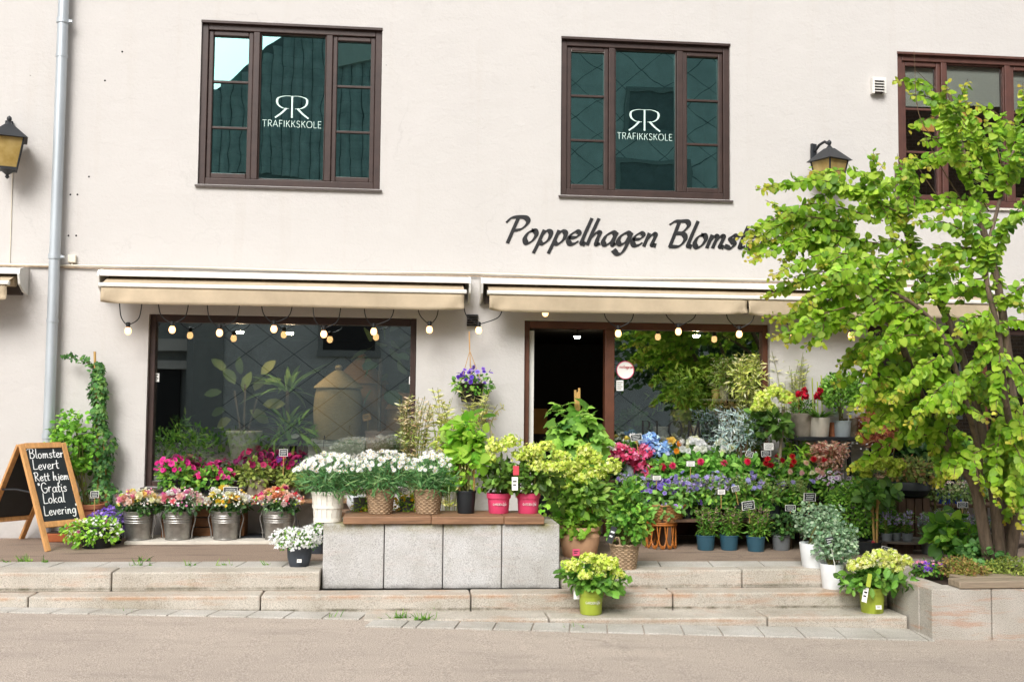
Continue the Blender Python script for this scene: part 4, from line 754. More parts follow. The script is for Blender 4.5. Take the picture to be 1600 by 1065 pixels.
# ---- A-board
fl_, fr_ = G(75, 861), G(138, 839); fr_[1] = -.13; bl_ = W(-40, 840, -.35); bl_[2] = 0
tl_, tr_ = W(33, 693, -.74), W(98, 692, -.46); zt = (tl_[2]+tr_[2])/2; tl_[2] = tr_[2] = zt
ab = thing('chalkboard_sign', 'folding wooden A-frame chalkboard advertising free local delivery', 'sign board', (0, 0, 0))
ex = nrm(tr_-tl_); wdt = np.linalg.norm((tr_-tl_)[:2]); fr_ = fl_+ex*wdt; fr_[2] = 0
ey = nrm(tl_-fl_); en = nrm(np.cross(ey, ex))
if en[1] > 0: en = -en
en_f = -np.cross(ex, ey); en_f = en_f if en_f[0] > 0 or en_f[1] < 0 else -en_f
M().beam(fl_, tl_+ey*.0, .045, .028, ex).build('leg', 'wood_pine', ab, bevel=.004); M().beam(fr_, tr_, .045, .028, ex).build('leg', 'wood_pine', ab, bevel=.004)
Lh = np.linalg.norm(tl_-fl_); e2 = ex*.023
for t in (.24, .98): M().beam(fl_+ey*Lh*t+e2, fr_+ey*Lh*t-e2, .05, .026, ey).build('rail', 'wood_pine', ab, bevel=.004)
def bd(u, v, d=0): return fl_+ex*wdt*u+ey*Lh*v+np.cross(ex, ey)*d
nf = np.cross(ex, ey); nf = nf if nf.dot(CAM-fl_) > 0 else -nf
def bdn(u, v, d=0): return fl_+ex*wdt*u+ey*Lh*v+nf*d
M().hexa([bdn(.06, .26, -.004), bdn(.94, .26, -.004), bdn(.94, .96, -.004), bdn(.06, .96, -.004)], [bdn(.06, .26, .004), bdn(.94, .26, .004), bdn(.94, .96, .004), bdn(.06, .96, .004)]).build('chalkboard', 'chalkboard', ab)
rows = [('Blomster', .86), ('Levert', .755), ('Rett hjem', .645), ('*Gratis', .535), ('Lokal', .435), ('Levering*', .325)]
for s_, v in rows:
    wid = sum((GL[c][0] if c != ' ' else .3)+.07 for c in s_); z = min(wdt*.84/wid, Lh*.094); ind = (.1, .13, .1, .13, .17, .12)[rows.index((s_, v))]
    text(s_, GL, lambda x, y, d, v=v, ind=ind: bdn(ind+x/wdt, v+y/Lh, .0045+d), z, .0008, .0034, space=.07, shear=.05, depth=.0006, mat='chalk', parent=ab, part='chalk_letter', jit=.02)
bo = -np.array([fl_[0]-tl_[0], fl_[1]-tl_[1], 0]); b0 = tl_+np.array([bo[0], bo[1], 0])*1.9; b0[2] = 0; b1 = b0+(fr_-fl_)
tl2, tr2 = tl_+nf*-.03, tr_+nf*-.03
b0 = tl2-nf*.62; b0[2] = 0; b1 = b0+ex*wdt
M().beam(b0, tl2, .045, .028, ex).build('leg', 'wood_pine', ab, bevel=.004); M().beam(b1, tr2, .045, .028, ex).build('leg', 'wood_pine', ab, bevel=.004)
k0 = lambda u, v, d: b0+(tl2-b0)*v+ex*wdt*u+nf*d
M().hexa([k0(.06, .26, -.004), k0(.94, .26, -.004), k0(.94, .96, -.004), k0(.06, .96, -.004)], [k0(.06, .26, .004), k0(.94, .26, .004), k0(.94, .96, .004), k0(.06, .96, .004)]).build('back_board', 'chalkboard', ab)
for t in (.24, .98): M().beam(k0(.05, t, 0), k0(.95, t, 0), .05, .026, ey).build('rail', 'wood_pine', ab, bevel=.004)
M().tube([bdn(0, .55, -.02), (bdn(0, .55, 0)+k0(0, .55, 0))/2+np.array([0, 0, .012]), k0(0, .55, .02)], .008, 6).build('stay', 'black_iron', ab)
# ---- left corner
P1 = PL('shrub_pot', 'terracotta pot with bright green leafy shrub behind the chalkboard', 'potted plant', 137, z=0, Y=-.22); P1.pot('belly', 62, 44, 58, 'terracotta')
P1.fol((72, 150, 645, 765), 900, ROUND, 7.5, ['5f8f2e', '76a53a', '4c7a26', '8cb848'], inner=.2, ry=.13, lk=.28, stems=10)
P2 = PL('ivy_column', 'tall ivy trained up a cane beside the left window', 'potted plant', 163, z=0, Y=-.16); P2.pot('lip', 34, 26, 38, 'plastic_black')
P2.canes([((155, 830), (148, 549)), ((168, 830), (158, 575))], 2)
t = rng.uniform(0, 1, 1100)**.85; z = (W(160, 810, P2.p[1])-P2.p)[2]*(1-t)+(W(160, 566, P2.p[1])-P2.p)[2]*t; w_ = (22*(1-t)+7)*P2.m*(1+.35*np.sin(t*17)+.2*np.sin(t*39+1)); g = rng.uniform(0, 6.28, 1100); P = np.stack([P2.L(163, 700)[0]*(1-t)+P2.L(152, 600)[0]*t+np.cos(g)*w_*rng.uniform(.5, 1.05, 1100), np.sin(g)*w_*.7, z], 1)
M().inst(IVY, P, np.stack([np.cos(g)*.5, np.sin(g)*.5, np.full(1100, -.8)], 1)+rng.normal(0, .3, (1100, 3)), np.stack([np.cos(g), np.sin(g)-.3, np.full(1100, .4)], 1)+rng.normal(0, .25, (1100, 3)), P2.m*7.5*rng.uniform(.6, 1.2, 1100), cols(1100, GREENS['ivy'])).build('foliage', 'leaf', P2.t, kind='stuff')
vine = catmull([P2.L(150, 590), P2.L(140, 568), P2.L(122, 562), P2.L(104, 553)], 8); M().tube(vine, .003, 5, lin('6b6a3c')).build('tendril', 'twig', P2.t, 60); v2 = np.repeat(vine, 2, 0)+rng.normal(0, .02, (len(vine)*2, 3)); n = len(v2); M().inst(IVY, v2, sph(n), np.array([0, -1, .5])+rng.normal(0, .4, (n, 3)), P2.m*8*rng.uniform(.5, 1.1, n), cols(n, GREENS['ivy'])).build('tendril_leaves', 'leaf', P2.t, kind='stuff')
price_sign(148, 772, 11, 9, -.48, 'small black price sign in front of the terracotta shrub pot', stick=28)
P3 = PL('campanula_pot', 'trailing purple campanula behind the chalkboard foot', 'potted plant', 170, 850, wb=24); P3.pot('lip', 40, 30, 32, 'plastic_black')
P3.fol((140, 192, 800, 850), 260, OVAL, 7, 'grey').flo((135, 195, 796, 850), 420, STAR5, 5.5, ['8a6fc4', '7a5cb8', 'a48bd6', '6b50a8'], lo=-.7)
P4 = PL('mixed_flower_bowl', 'low black pot of green leaves with tiny white flowers by the chalkboard', 'potted plant', 146, 857, wb=34); P4.pot('lip', 52, 42, 34, 'plastic_black')
P4.fol((107, 190, 806, 854), 620, OVAL, 8, 'bright', inner=.35, ry=.2).flo((107, 190, 806, 858), 170, STAR5, 4.5, ['e8ead0', 'dfe6b8', 'f2f0e4'], lo=-.6, w=[.4, .3, .3]).flo((107, 185, 812, 852), 9, ROSE, 7, ['c78aa8', 'b86a98'], lo=-.5)
sv = PL('planter_tray', 'low rust coloured tray under the chalkboard', 'planter tray', 100, 848, wb=30); M().box((-.2, -.03, .0), (.16, .16, .075)).build('tray', 'rust_saucer', sv.t, bevel=.012); M().box((-.18, -.01, .0755), (.14, .14, .08)).build('soil', 'soil', sv.t)
# ---- buckets of bouquets
o = M().box((W(195, 840, -.5)[0], -.52, .002), (W(505, 840, -.5)[0], -.03, .03)).build('stone_ledge', 'stone_pale', None, bevel=.004); tag(o, 'flat pale stone ledge under the zinc buckets', 'ledge')
mt_ = M().box((W(372, 838, -.2)[0], -.3, .031), (W(425, 838, -.2)[0], -.06, .043)).build('door_grate', 'black_iron', None); tag(mt_, 'dark metal grate on the ledge between the two right buckets', 'grate')
BQ = [(220, ['e8a9a0', 'd98aa0', 'efe0b8', 'd9b36a', 'e8c9b0', 'c6cc6a'], 'zinc bucket of peach, pink and cream bouquets, leftmost of four'), (281, ['e3a0b0', 'd07aa0', 'c45a9a', 'e8c0b0', 'e07a88', 'efdcc8'], 'zinc bucket of pink and magenta bouquets, second from left'), (356, ['efe3c0', 'e6b23a', 'f2ead8', 'e0c9a0', 'f0e6b0', 'd99a3a'], 'zinc bucket of cream and yellow bouquets, third from left'), (436, ['e39a8f', 'c22a44', 'e8b8b0', 'b03a72', 'e0a07a', 'a8c03a'], 'zinc bucket of salmon and red bouquets, rightmost of four')]
for px, pal, lab in BQ:
    b = PL('flower_bucket', lab, 'flower bucket', px, z=.031, Y=-.36, group='zinc flower buckets'); b.pot('bucket', 46, 36, 44, 'galvanised'); cx = px
    b.fol((cx-30, cx+32, 772, 806), 260, OVAL, 9, 'dark', inner=.2, lo=-.6, stems=6).fol((cx-28, cx+28, 770, 802), 160, LANCE, 10, 'grey', stems=0)
    b.flo((cx-35, cx+36, 764, 806), 46, ROSE, 12, pal, lo=.05, name='roses', rr=(.75, 1.05)).flo((cx-36, cx+36, 764, 806), 160, STAR5, 4, pal+['f2efe2', 'f2efe2'], lo=-.1, name='filler_flowers')
    for sx in (-18, 0, 19):
        g = np.linspace(0, 2*math.pi, 15)[:-1]; q = M(); pr = [(.03, .0), (.075, .08), (.115+.02*rng.uniform(), .15)]
        V = [(rr*math.cos(x)*(1+.25*math.sin(x*5+sx)*(i == 2)), rr*math.sin(x), zz+(.04*math.sin(x*4+sx) if i == 2 else 0)) for i, (rr, zz) in enumerate(pr) for x in g]; k = len(g)
        q.add(V, [(i*k+j, i*k+(j+1) % k, (i+1)*k+(j+1) % k, (i+1)*k+j) for i in range(2) for j in range(k)]); w = q.build('cellophane_wrap', 'cellophane', b.t); w.location = b.L(cx+sx, 800)
# ---- bench under the left window
bn = thing('plant_bench', 'wooden plank bench below the left shop window', 'bench', (0, 0, 0)); x0, x1 = W(250, 780, -.15)[0], W(590, 780, -.15)[0]
for k in range(2): M().box((x0, -.26+.125*k, .335), (x1, -.14+.125*k, .36)).build('plank', 'wood_board', bn, bevel=.003)
for i, px in enumerate((258, 380, 500, 575)): a = W(px, 800, -.2)[0]; M().box((a-.02, -.25, .031), (a+.02, -.03, .335)).build('leg', 'wood_crate', bn, bevel=.003)
def crate(px0, px1, py0, py1, Y, dep, label, mat='wood_crate'):
    a, b = W(px0, py1, Y), W(px1, py0, Y); t = thing('wooden_crate', label, 'crate', (a[0], Y, a[2])); w, h = b[0]-a[0], b[2]-a[2]
    for k in range(3):
        z = h*k/3+.004; M().box((.02, 0, z), (w-.02, .012, z+h/3-.012)).build('slat', mat, t, bevel=.002)
        M().box((0, .013, z), (.012, dep, z+h/3-.012)).build('slat', mat, t, bevel=.002); M().box((w-.012, .013, z), (w, dep, z+h/3-.012)).build('slat', mat, t, bevel=.002)
    for x in (.0, w-.018): M().box((x, -.004, 0), (x+.018, .012, h)).build('corner_post', mat, t, bevel=.002)
    return t
crate(297, 333, 792, 838, -.15, .1, 'brown slatted wooden crate between the second and third buckets')
PB = [(278, (245, 306, 722, 768), 'magenta petunia with bright green leaves, leftmost on the bench', ['c01d78', 'd43a8a', 'b3206a'], 'mid', 'plastic_black', (244, 306, 716, 752)), (333, (303, 365, 730, 770), 'magenta petunia, second from left on the bench', ['c42a6a', 'd04a86', 'a81d60'], 'mid', 'plastic_black', (303, 366, 722, 762)),
      (404, (370, 428, 722, 766), 'dark crimson petunia in grey pot, third on the bench', ['7a1f44', '942a52', '5c1a40'], 'olive', 'clay_taupe', (366, 430, 704, 742)), (455, (428, 482, 724, 768), 'crimson petunia in grey pot beside the white daisies', ['a0204f', '83204a', '5a2a6a'], 'olive', 'clay_taupe', (428, 482, 710, 745))]
for px, fb, lab, fp, pal, pm_, wb in PB:
    b = PL('petunia_pot', lab, 'potted plant', px, z=.36, Y=-.15, group='petunias under the left window'); b.pot('lip', 38, 30, 32, pm_); b.fol(fb, 330, OVAL, 9.5, pal, ry=.14, inner=.4); b.flo(wb, 40, PETUNIA, 9.5, fp, lo=-.15, ry=.15, each=False)
price_sign(443, 707, 12, 10, -.32, 'black price sign above the crimson petunias', stick=30); price_sign(360, 766, 20, 10, -.45, 'wide black price sign above the third zinc bucket', stick=20)
b = PL('lobelia_bowl', 'slate grey bowl of white lobelia on the upper step', 'potted plant', 466, 887, wb=28); b.pot('bowl', 39, 29, 34, 'plastic_slate'); b.fol((427, 500, 826, 862), 420, OVAL, 5.5, 'mid', inner=.3).flo((424, 502, 822, 864), 620, STAR5, 4.6, ['eef0ea', 'e4ead8', 'f6f4ee'], lo=-.5, rr=(.8, 1.08)); b.tagcard(470, 872, 7, 5, fwd=.12)
M().tube(catmull([b.L(460, 850), b.L(463, 815), b.L(460, 795), b.L(467, 788), b.L(471, 794)], 6), .003, 6).build('hanger_hook', 'black_iron', b.t, 60); M().tube([b.L(474, 850), b.L(466, 812)], .0025, 6).build('hanger_wire', 'black_iron', b.t)
b = PL('lobelia_bowl', 'white lobelia half hidden behind the granite wall end', 'potted plant', 500, z=0, Y=-1.05); b.pot('bowl', 36, 28, 30, 'plastic_slate'); b.fol((476, 518, 818, 858), 300, OVAL, 6, 'mid').flo((474, 518, 816, 858), 260, STAR5, 5, ['eef0ea', 'e4ead8'], lo=-.4)
# ---- on the low wall
def daisies(b, box, n=620, fl=210):
    x0, x1, y0, y1 = box; b.fol((x0, x1, y0+12, y1), n*2, NEEDLE, 17, ['4f7a4a', '5f8a55', '3f683c', '7c9c66'], inner=.15, ry=.2, up=.2, jit=.9, droop=-.5, lo=-.9, stems=14, lk=.12)
    b.fol((x0+5, x1-5, y0+25, y1+2), n, LANCE, 9, ['46703f', '557f48', '3a6236'], inner=.2, ry=.18, stems=0); return b.flo((x0, x1, y0, y1-14), fl, DAISY, 8.5, ['f4f3ee', 'eceade'], lo=.0, rr=(.82, 1.1), ry=.2, up=.8, front=.7, name='daisies')
b = PL('daisy_pot', 'white wooden slat pot of white daisies, left of the wicker baskets', 'potted plant', 514, Y=-1.83, z=.346)
h = 47*b.m; rt, rb = 25*b.m, 20*b.m; b.top = h*.85; b.rt = rt
pt = M().lathe([(rb*.93, .004), (rt*.93, h*.98), (rt*.88, h*.98), (rt*.85, h*.85)], 24).build('liner', 'pot_whitewash', b.t)
for k in range(18):
    g = 2*math.pi*k/18; c_, s_ = math.cos(g), math.sin(g); u = np.array([-s_, c_, 0]); d = np.array([c_, s_, 0]); f = lambda r, z, a, o: d*(r+o)+u*a*r*.165+np.array([0, 0, z])
    M().hexa([f(rb, 0, -1, -.004), f(rb, 0, 1, -.004), f(rt, h, 1, -.004), f(rt, h, -1, -.004)], [f(rb, 0, -1, .002), f(rb, 0, 1, .002), f(rt, h, 1, .002), f(rt, h, -1, .002)]).build('slat', 'pot_whitewash', b.t)
for z in (.06, .5, .95): r = rb+(rt-rb)*z; M().lathe([(r+.003, h*z-.012), (r+.007, h*z-.012), (r+.007, h*z+.012), (r+.003, h*z+.012)], 36, close=False).build('hoop', 'pot_whitewash', b.t, 40)
daisies(b, (466, 572, 708, 774)); M().tube(catmull([b.L(505, 700), b.L(507, 680), b.L(509, 660)][:2]+[b.L(508, 690)], 5), .002).build('hook', 'black_iron', b.t)
for px, box, lab in ((596, (548, 650, 704, 772), 'brown wicker basket of white daisies with loop handle, middle of the wall'), (670, (640, 708, 706, 774), 'brown wicker basket of white daisies beside the black pot')):
    b = PL('daisy_basket', lab, 'potted plant', px, Y=-1.82, z=.404, group='wicker daisy baskets'); b.pot('wicker', 43, 35, 37, 'wicker'); daisies(b, box, 560, 190 if px < 600 else 110)
    M().tube(catmull([(-b.rt*.9, -.02, b.h), (-b.rt*.75, -.06, b.h+.045), (-b.rt*.35, -.08, b.h+.05), (-b.rt*.1, -.1, b.h-.005)], 6), .006, 6).build('handle', 'wicker', b.t, 60)
b = PL('white_pot', 'small round white pot between the slat pot and first wicker basket', 'potted plant', 557, z=.36, Y=-1.2); b.pot('round', 26, 20, 24, 'pot_white'); b.fol((544, 574, 735, 770), 90, LANCE, 14, 'mid')
o = M().box((W(530, 790, -1.2)[0], -1.32, .32), (W(600, 790, -1.2)[0], -1.06, .36)).build('shelf_board', 'wood_board', None, bevel=.003); tag(o, 'short wooden shelf board behind the first wicker basket', 'shelf')
o.parent = None
for i in range(2): M().box((W(535, 790, -1.2)[0]+.32*i, -1.3, 0), (W(535, 790, -1.2)[0]+.32*i+.04, -1.08, .32)).build('leg', 'wood_crate', o)
for px, box, lab in ((565, (553, 584, 778, 806), 'yellow bidens flowers left of the first wicker basket'), (636, (612, 662, 768, 806), 'yellow bidens flowers between the two wicker baskets')):
    b = PL('bidens_pot', lab, 'potted plant', px, Y=-1.62, z=.404, group='yellow bidens'); b.pot('lip', 24, 20, 20, 'plastic_grey'); b.fol(box, 260, LANCE, 8, 'bright', ry=.1).flo(box, 60, YELLOW5, 6.5, ['e8b81e', 'f0c832', 'dca818'], lo=-.5)
    if px > 600: b.tagcard(633, 764, 9, 10, fwd=.14, rot=.2)
b = PL('climber_pot', 'dark green pot with leafy climber trained on two canes', 'potted plant', 729, Y=-1.8, z=.404); b.pot('lip', 32, 26, 35, 'plastic_black'); b.canes([((718, 774), (719, 700)), ((741, 774), (740, 690))], 1.6)
b.fol((690, 768, 648, 742), 150, HEART, 17, 'bright', inner=.25, ry=.16, parts=True, lk=.25, stems=9).fol((698, 758, 655, 770), 260, OVAL, 10, 'bright', inner=.1, ry=.12, stems=4); b.fol((700, 722, 735, 772), 22, HEART, 13, 'bright', parts=True, stems=0)
def garden_text(b, txt1, txt2, zf, col='paper'):
    r = b.rb+(b.rt-b.rb)*zf; f = lambda x, y, d: ((r+.001+d+y*.1)*math.sin((x-.0)/r), -(r+.001+d+y*.1)*math.cos((x)/r), b.h*zf+y)
    s1 = b.rt*.17; w1 = sum(CP[c][0]+.12 for c in txt1)*s1; t1 = text(txt1, CP, lambda x, y, d: f(x-w1*.72, y, d), s1, 0, s1*.05, space=.12, depth=.0006, mat=col, parent=b.potobj, part='lettering', joined=True)
    text(txt2, GL, lambda x, y, d: f(x+w1*.3, y-s1*.1, d), s1*1.5, .0004, s1*.05, shear=.2, depth=.0006, mat=col, parent=b.potobj, part='lettering', joined=True)
LIME = ['bccb5c', 'cbd676', 'adbf4c', 'd6de8c', 'c2d064']
for px, hd, box, lab in ((780, [(772, 697, 17), (795, 690, 15), (812, 712, 13), (763, 715, 11)], (756, 812, 692, 776), 'pink plastic pot with lime hydrangea, left of the pair'), (826, [(828, 704, 16), (850, 697, 13), (838, 726, 15), (862, 728, 13), (872, 712, 12)], (800, 872, 695, 778), 'pink plastic pot with lime hydrangea and a tag, right of the pair')):
    b = PL('hydrangea_pot', lab, 'potted plant', px, Y=-1.8, z=.404, group='pink hydrangea pots'); b.pot('collar', 38, 31, 31, 'plastic_pink'); b.fol((box[0], box[1], box[2]+24, box[3]), 380, OVAL, 13, ['4c6a2a', '5d7c34', '3d5723', '71913f'], inner=.2, ry=.17, stems=9); b.heads(hd, 5.5, LIME); garden_text(b, 'GARDEN', 'life', .42)
    if px > 800: b.tagcard(802, 732, 9, 14, 'tag_red', marks=False, fwd=.2); b.tagcard(800, 752, 9, 20, 'paper', fwd=.21)
# ---- between window and door
b = PL('dappled_willow', 'pink tipped dappled willow standing at the right end of the left window', 'potted plant', 646, z=.2, Y=-.5); b.pot('plain', 24, 20, 50, 'wood_crate' if False else 'clay_taupe'); b.spikes((612, 680, 615, 712), 30, LANCE, 10, ['d8b8a0', 'e0cdb0', 'b9a878', '9aa060'], nl=26).fol((622, 672, 660, 705), 200, LANCE, 9, 'olive', stems=0); o = b.t
b = PL('bamboo_grass', 'pale wispy bamboo against the wall left of the hanging basket', 'potted plant', 700, z=.0, Y=-.45); b.pot('plain', 40, 34, 40, 'clay_taupe'); b.spikes((662, 770, 602, 735), 34, LANCE, 15, ['a9ad5c', 'bdbd78', '8d9a48', 'c9c48c'], nl=30, lean=.35).fol((664, 735, 655, 745), 380, LANCE, 14, ['98a84c', 'b0b860', '7d9040'], stems=0, droop=.6)
M().tube(catmull([b.L(768, 700), b.L(766, 668), b.L(775, 645), b.L(786, 636)], 6), .004, 5, lin('8a8a4a')).build('dry_stem', 'twig', b.t, 60); p_ = catmull([b.L(768, 690), b.L(768, 665), b.L(777, 643), b.L(787, 634)], 8); M().inst(LANCE, p_, sph(len(p_)), sph(len(p_)), .05, cols(len(p_), ['a0a060', 'b8a878'])).build('seed_leaves', 'leaf', b.t, kind='stuff')
hb = PL('hanging_basket', 'black woven basket of purple violas hanging on ropes by the door', 'hanging basket', 736, 628, Y=-.22); b = hb; b.pot('wicker', 38, 28, 28, 'wicker_black')
top = b.L(733, 518); M().tube([top, b.L(734, 548)], .006).build('rope', 'rope', b.t)
for a, yy in ((-.9, 0), (.9, 0), (0, -.9), (0, .9)): M().tube([b.L(734, 548), (a*b.rt, yy*b.rt, b.h)], .0035, 5).build('rope', 'rope', b.t)
b.fol((708, 768, 586, 618), 240, OVAL, 8, 'mid', ry=.13).flo((706, 768, 576, 612), 30, PANSY, 8, ['6d4bb8', '8468cc', '5a3aa0', '9a86d8'], lo=-.3, ry=.15, each=False, name='violas')
b = PL('jar_planter', 'small pale blue glass jar with drooping succulent below the hanging basket', 'hanging planter', 748, 666, Y=-.3); b.pot('plain', 14, 13, 20, 'pot_palegrey'); b.fol((728, 770, 640, 672), 110, LANCE, 11, ['7d8c5c', '9a6a58', '8ea070'], droop=.7); M().tube([(0, 0, b.h), b.L(748, 632)+np.array([0, .25, 0])], .002).build('wire', 'black_iron', b.t)
# ---- doorway
b = PL('ivy_pot', 'big leaved ivy on bamboo canes standing in the doorway', 'potted plant', 900, z=0, Y=-.75); b.pot('lip', 60, 48, 46, 'plastic_black'); b.canes([((900, 830), (899, 609)), ((908, 830), (905, 606)), ((903, 830), (902, 612))], 2)
b.fol((852, 942, 618, 762), 165, IVY, 21, ['6f9a3c', '86ad48', '557f30', '9cbd58'], inner=.45, ry=.22, parts=True, droop=.7, stems=10, lk=.22); b.fol((868, 930, 640, 800), 300, IVY, 15, 'ivy', inner=.2, ry=.15, droop=.6, stems=0); b.fol((834, 946, 770, 842), 90, IVY, 18, 'bright', parts=True, droop=.5, stems=0)
b = PL('hydrangea_standard', 'large terracotta pot with lime hydrangea standard at the end of the low wall', 'potted plant', 910, 872, wb=52); b.pot('belly', 60, 52, 46, 'terracotta_pale'); b.canes([((917, 842), (917, 778)), ((925, 842), (924, 772)), ((921, 842), (921, 776))], 2.2)
b.fol((862, 952, 738, 806), 520, OVAL, 15, ['5d8030', '6f943a', '4a6a28', '8aab50'], inner=.3, ry=.22, stems=0); b.heads([(872, 738, 17), (895, 728, 21), (925, 716, 16), (930, 740, 16), (948, 728, 18), (912, 704, 14), (905, 745, 15), (884, 757, 10)], 6, LIME); b.tagcard(894, 857, 11, 10, 'tag_pink', fwd=.2)
b.fol((850, 935, 790, 848), 130, IVY, 15, 'bright', stems=5)
b = PL('willow_basket', 'bushy green shrub in a wicker basket at the top of the right steps', 'potted plant', 979, 891, wb=32); b.pot('wicker', 44, 34, 38, 'wicker'); b.fol((952, 1012, 752, 856), 900, OVAL, 11, 'mid', inner=.2, ry=.17, stems=12, lk=.25); b.tagcard(951, 832, 9, 26, 'slate_board', rot=.35, fwd=.12)
M().tube(catmull([(-b.rt*.95, -.04, b.h), (-b.rt*.9, -.08, b.h+.05), (-b.rt*.6, -.1, b.h+.06), (-b.rt*.5, -.1, b.h)], 6), .006, 6).build('handle', 'wicker', b.t, 60)
for px, py, box, hd, lab, txt in ((926, 961, (880, 970, 868, 926), [(893, 882, 15), (915, 868, 13), (938, 878, 17), (909, 893, 11), (930, 893, 11), (957, 893, 11), (950, 875, 11)], 'lime pot with lime hydrangea on the lower step below the low wall', True), (1370, 959, (1322, 1414, 872, 924), [(1340, 873, 13), (1360, 862, 14), (1385, 868, 15), (1402, 873, 11), (1372, 877, 12), (1327, 882, 10), (1392, 884, 10)], 'lime pot with lime hydrangea on the step beside the corner planter', False)):
    b = PL('hydrangea_pot', lab, 'potted plant', px, py, z=-.25, wb=32); b.pot('collar', 41, 33, 39, 'plastic_lime'); b.fol((box[0], box[1], box[2]+14, box[3]), 380, OVAL, 15, ['4f7a2c', '638f36', '3f6324', '7aa548'], inner=.25, ry=.19, stems=10); b.heads(hd, 6, LIME if txt else ['c3cc6a', 'd6d98c', 'b2c056', 'e2e0a8'], T=FLORET if txt else STAR5)
    if txt: garden_text(b, 'GARDEN', 'life', .45); b.tagcard(900, 922, 9, 24, 'paper', fwd=.02, marks=False)
    else: b.tagcard(1361, 943, 9, 6, fwd=.125); b.tagcard(1336, 922, 8, 22, 'paper', rot=.25, fwd=.17); b.tagcard(1342, 900, 7, 20, 'tag_green', rot=.25, fwd=.17, marks=False)
# ---- tiered display right of the door
ts = thing('tiered_stand', 'dark tiered plant stand in front of the right shop window', 'plant stand'); sx0, sx1 = W(955, 780, -.5)[0], W(1300, 780, -.5)[0]
for y0, y1, z in ((-.98, -.7, .26), (-.69, -.42, .42), (-.41, -.12, .56)):
    for k in range(2): w = (y1-y0)/2; M().box((sx0+.35*(z < .3), y0+k*w, z-.025), (sx1, y0+k*w+w-.008, z)).build('shelf_board', 'wood_dark', ts, bevel=.003)
    for x in np.linspace(sx0+.4, sx1-.06, 4): M().box((x, y0+.02, 0), (x+.04, y1-.02, z-.026)).build('upright', 'wood_dark', ts)
b = PL('pink_hydrangea', 'deep pink mophead hydrangea right of the doorway post', 'potted plant', 984, z=.56, Y=-.28); b.pot('plain', 34, 28, 34, 'pot_palegrey'); b.fol((950, 1012, 705, 762), 130, OVAL, 20, 'dark', ry=.16, stems=6); b.heads([(964, 707, 18), (985, 714, 22), (1003, 706, 13), (1000, 730, 16), (1008, 738, 10)], 7.5, ['c8446a', 'd86a8a', 'b83a60', 'de86a0'], n=140, flat=.85, yr=.1); b.heads([(952, 697, 9)], 7, ['e8dfca', 'f0e8d8'], 60)
b = PL('blue_hydrangea', 'blue mophead hydrangea beside the pink one', 'potted plant', 1024, z=.56, Y=-.24); b.pot('plain', 32, 26, 30, 'plastic_grey'); b.fol((1000, 1052, 690, 745), 110, OVAL, 20, 'dark', ry=.14); b.heads([(1013, 686, 14), (1031, 704, 17), (1011, 702, 13), (1018, 722, 9)], 7, ['7c9ccc', '94b0da', '6a8cc0', 'a8bede'], n=120, yr=.08)
for px, fp, box, lab, n in ((1046, ['e8a03a', 'f0b858', 'e08a2a'], (1030, 1062, 688, 735), 'orange begonia beside the blue hydrangea', 12), (1090, ['f0ead0', 'e8e2bc', 'f5f0de'], (1058, 1112, 688, 738), 'cream begonia left of the two cream ones', 26), (1127, ['efe8cc', 'e6dfb8', 'f5f0de'], (1104, 1150, 690, 738), 'cream begonia right of the two cream ones', 20), (985, ['ece3d0', 'f0c060'], (970, 1000, 684, 715), 'cream and yellow begonia behind the pink hydrangea', 8)):
    b = PL('begonia_pot', lab, 'potted plant', px, z=.56, Y=-.3 if px != 985 else -.14, group='begonias'); b.pot('lip', 28, 24, 24, 'plastic_grey'); x0, x1, y0, y1 = box; b.fol((x0, x1, y0+12, y1), 150, OVAL, 13, 'mid', ry=.12); b.flo((x0, x1, y0, y1-8), n, ROSE, 12, fp, lo=.1, ry=.12, each=True, front=.8)
for k, px in enumerate((1045, 1085, 1122, 1160)):
    b = PL('dahlia_pot', ['pink dahlia at the left end of the middle tier', 'pink dahlia beside the white label, second on the middle tier', 'pink ring shaped dahlia, third on the middle tier', 'hot pink dahlia below the silver shrub'][k], 'potted plant', px, z=.42, Y=-.55, group='pink dahlias'); b.pot('lip', 30, 25, 26, 'plastic_black'); b.fol((px-24, px+24, 716, 762), 220, OVAL, 13, ['5d8f38', '6fa045', '4a7a2c', '86b054'], ry=.13)
    for (x, y) in ([(1031, 728), (1046, 726)], [(1090, 720)], [(1126, 722)], [(1162, 720)])[k]: M().inst(DAHLIA, [b.L(x, y)+np.array([0, -.1, 0])], rng.normal(0, 1, (1, 3)), [(.1, -1, .45)], 6.5*b.m, cols(1, ['c2264f', 'd0386a'], .05)).build('flower', 'petal', b.t)
SCP = ['8a82b4', '9a92c2', '7a72a4', 'a498c0']
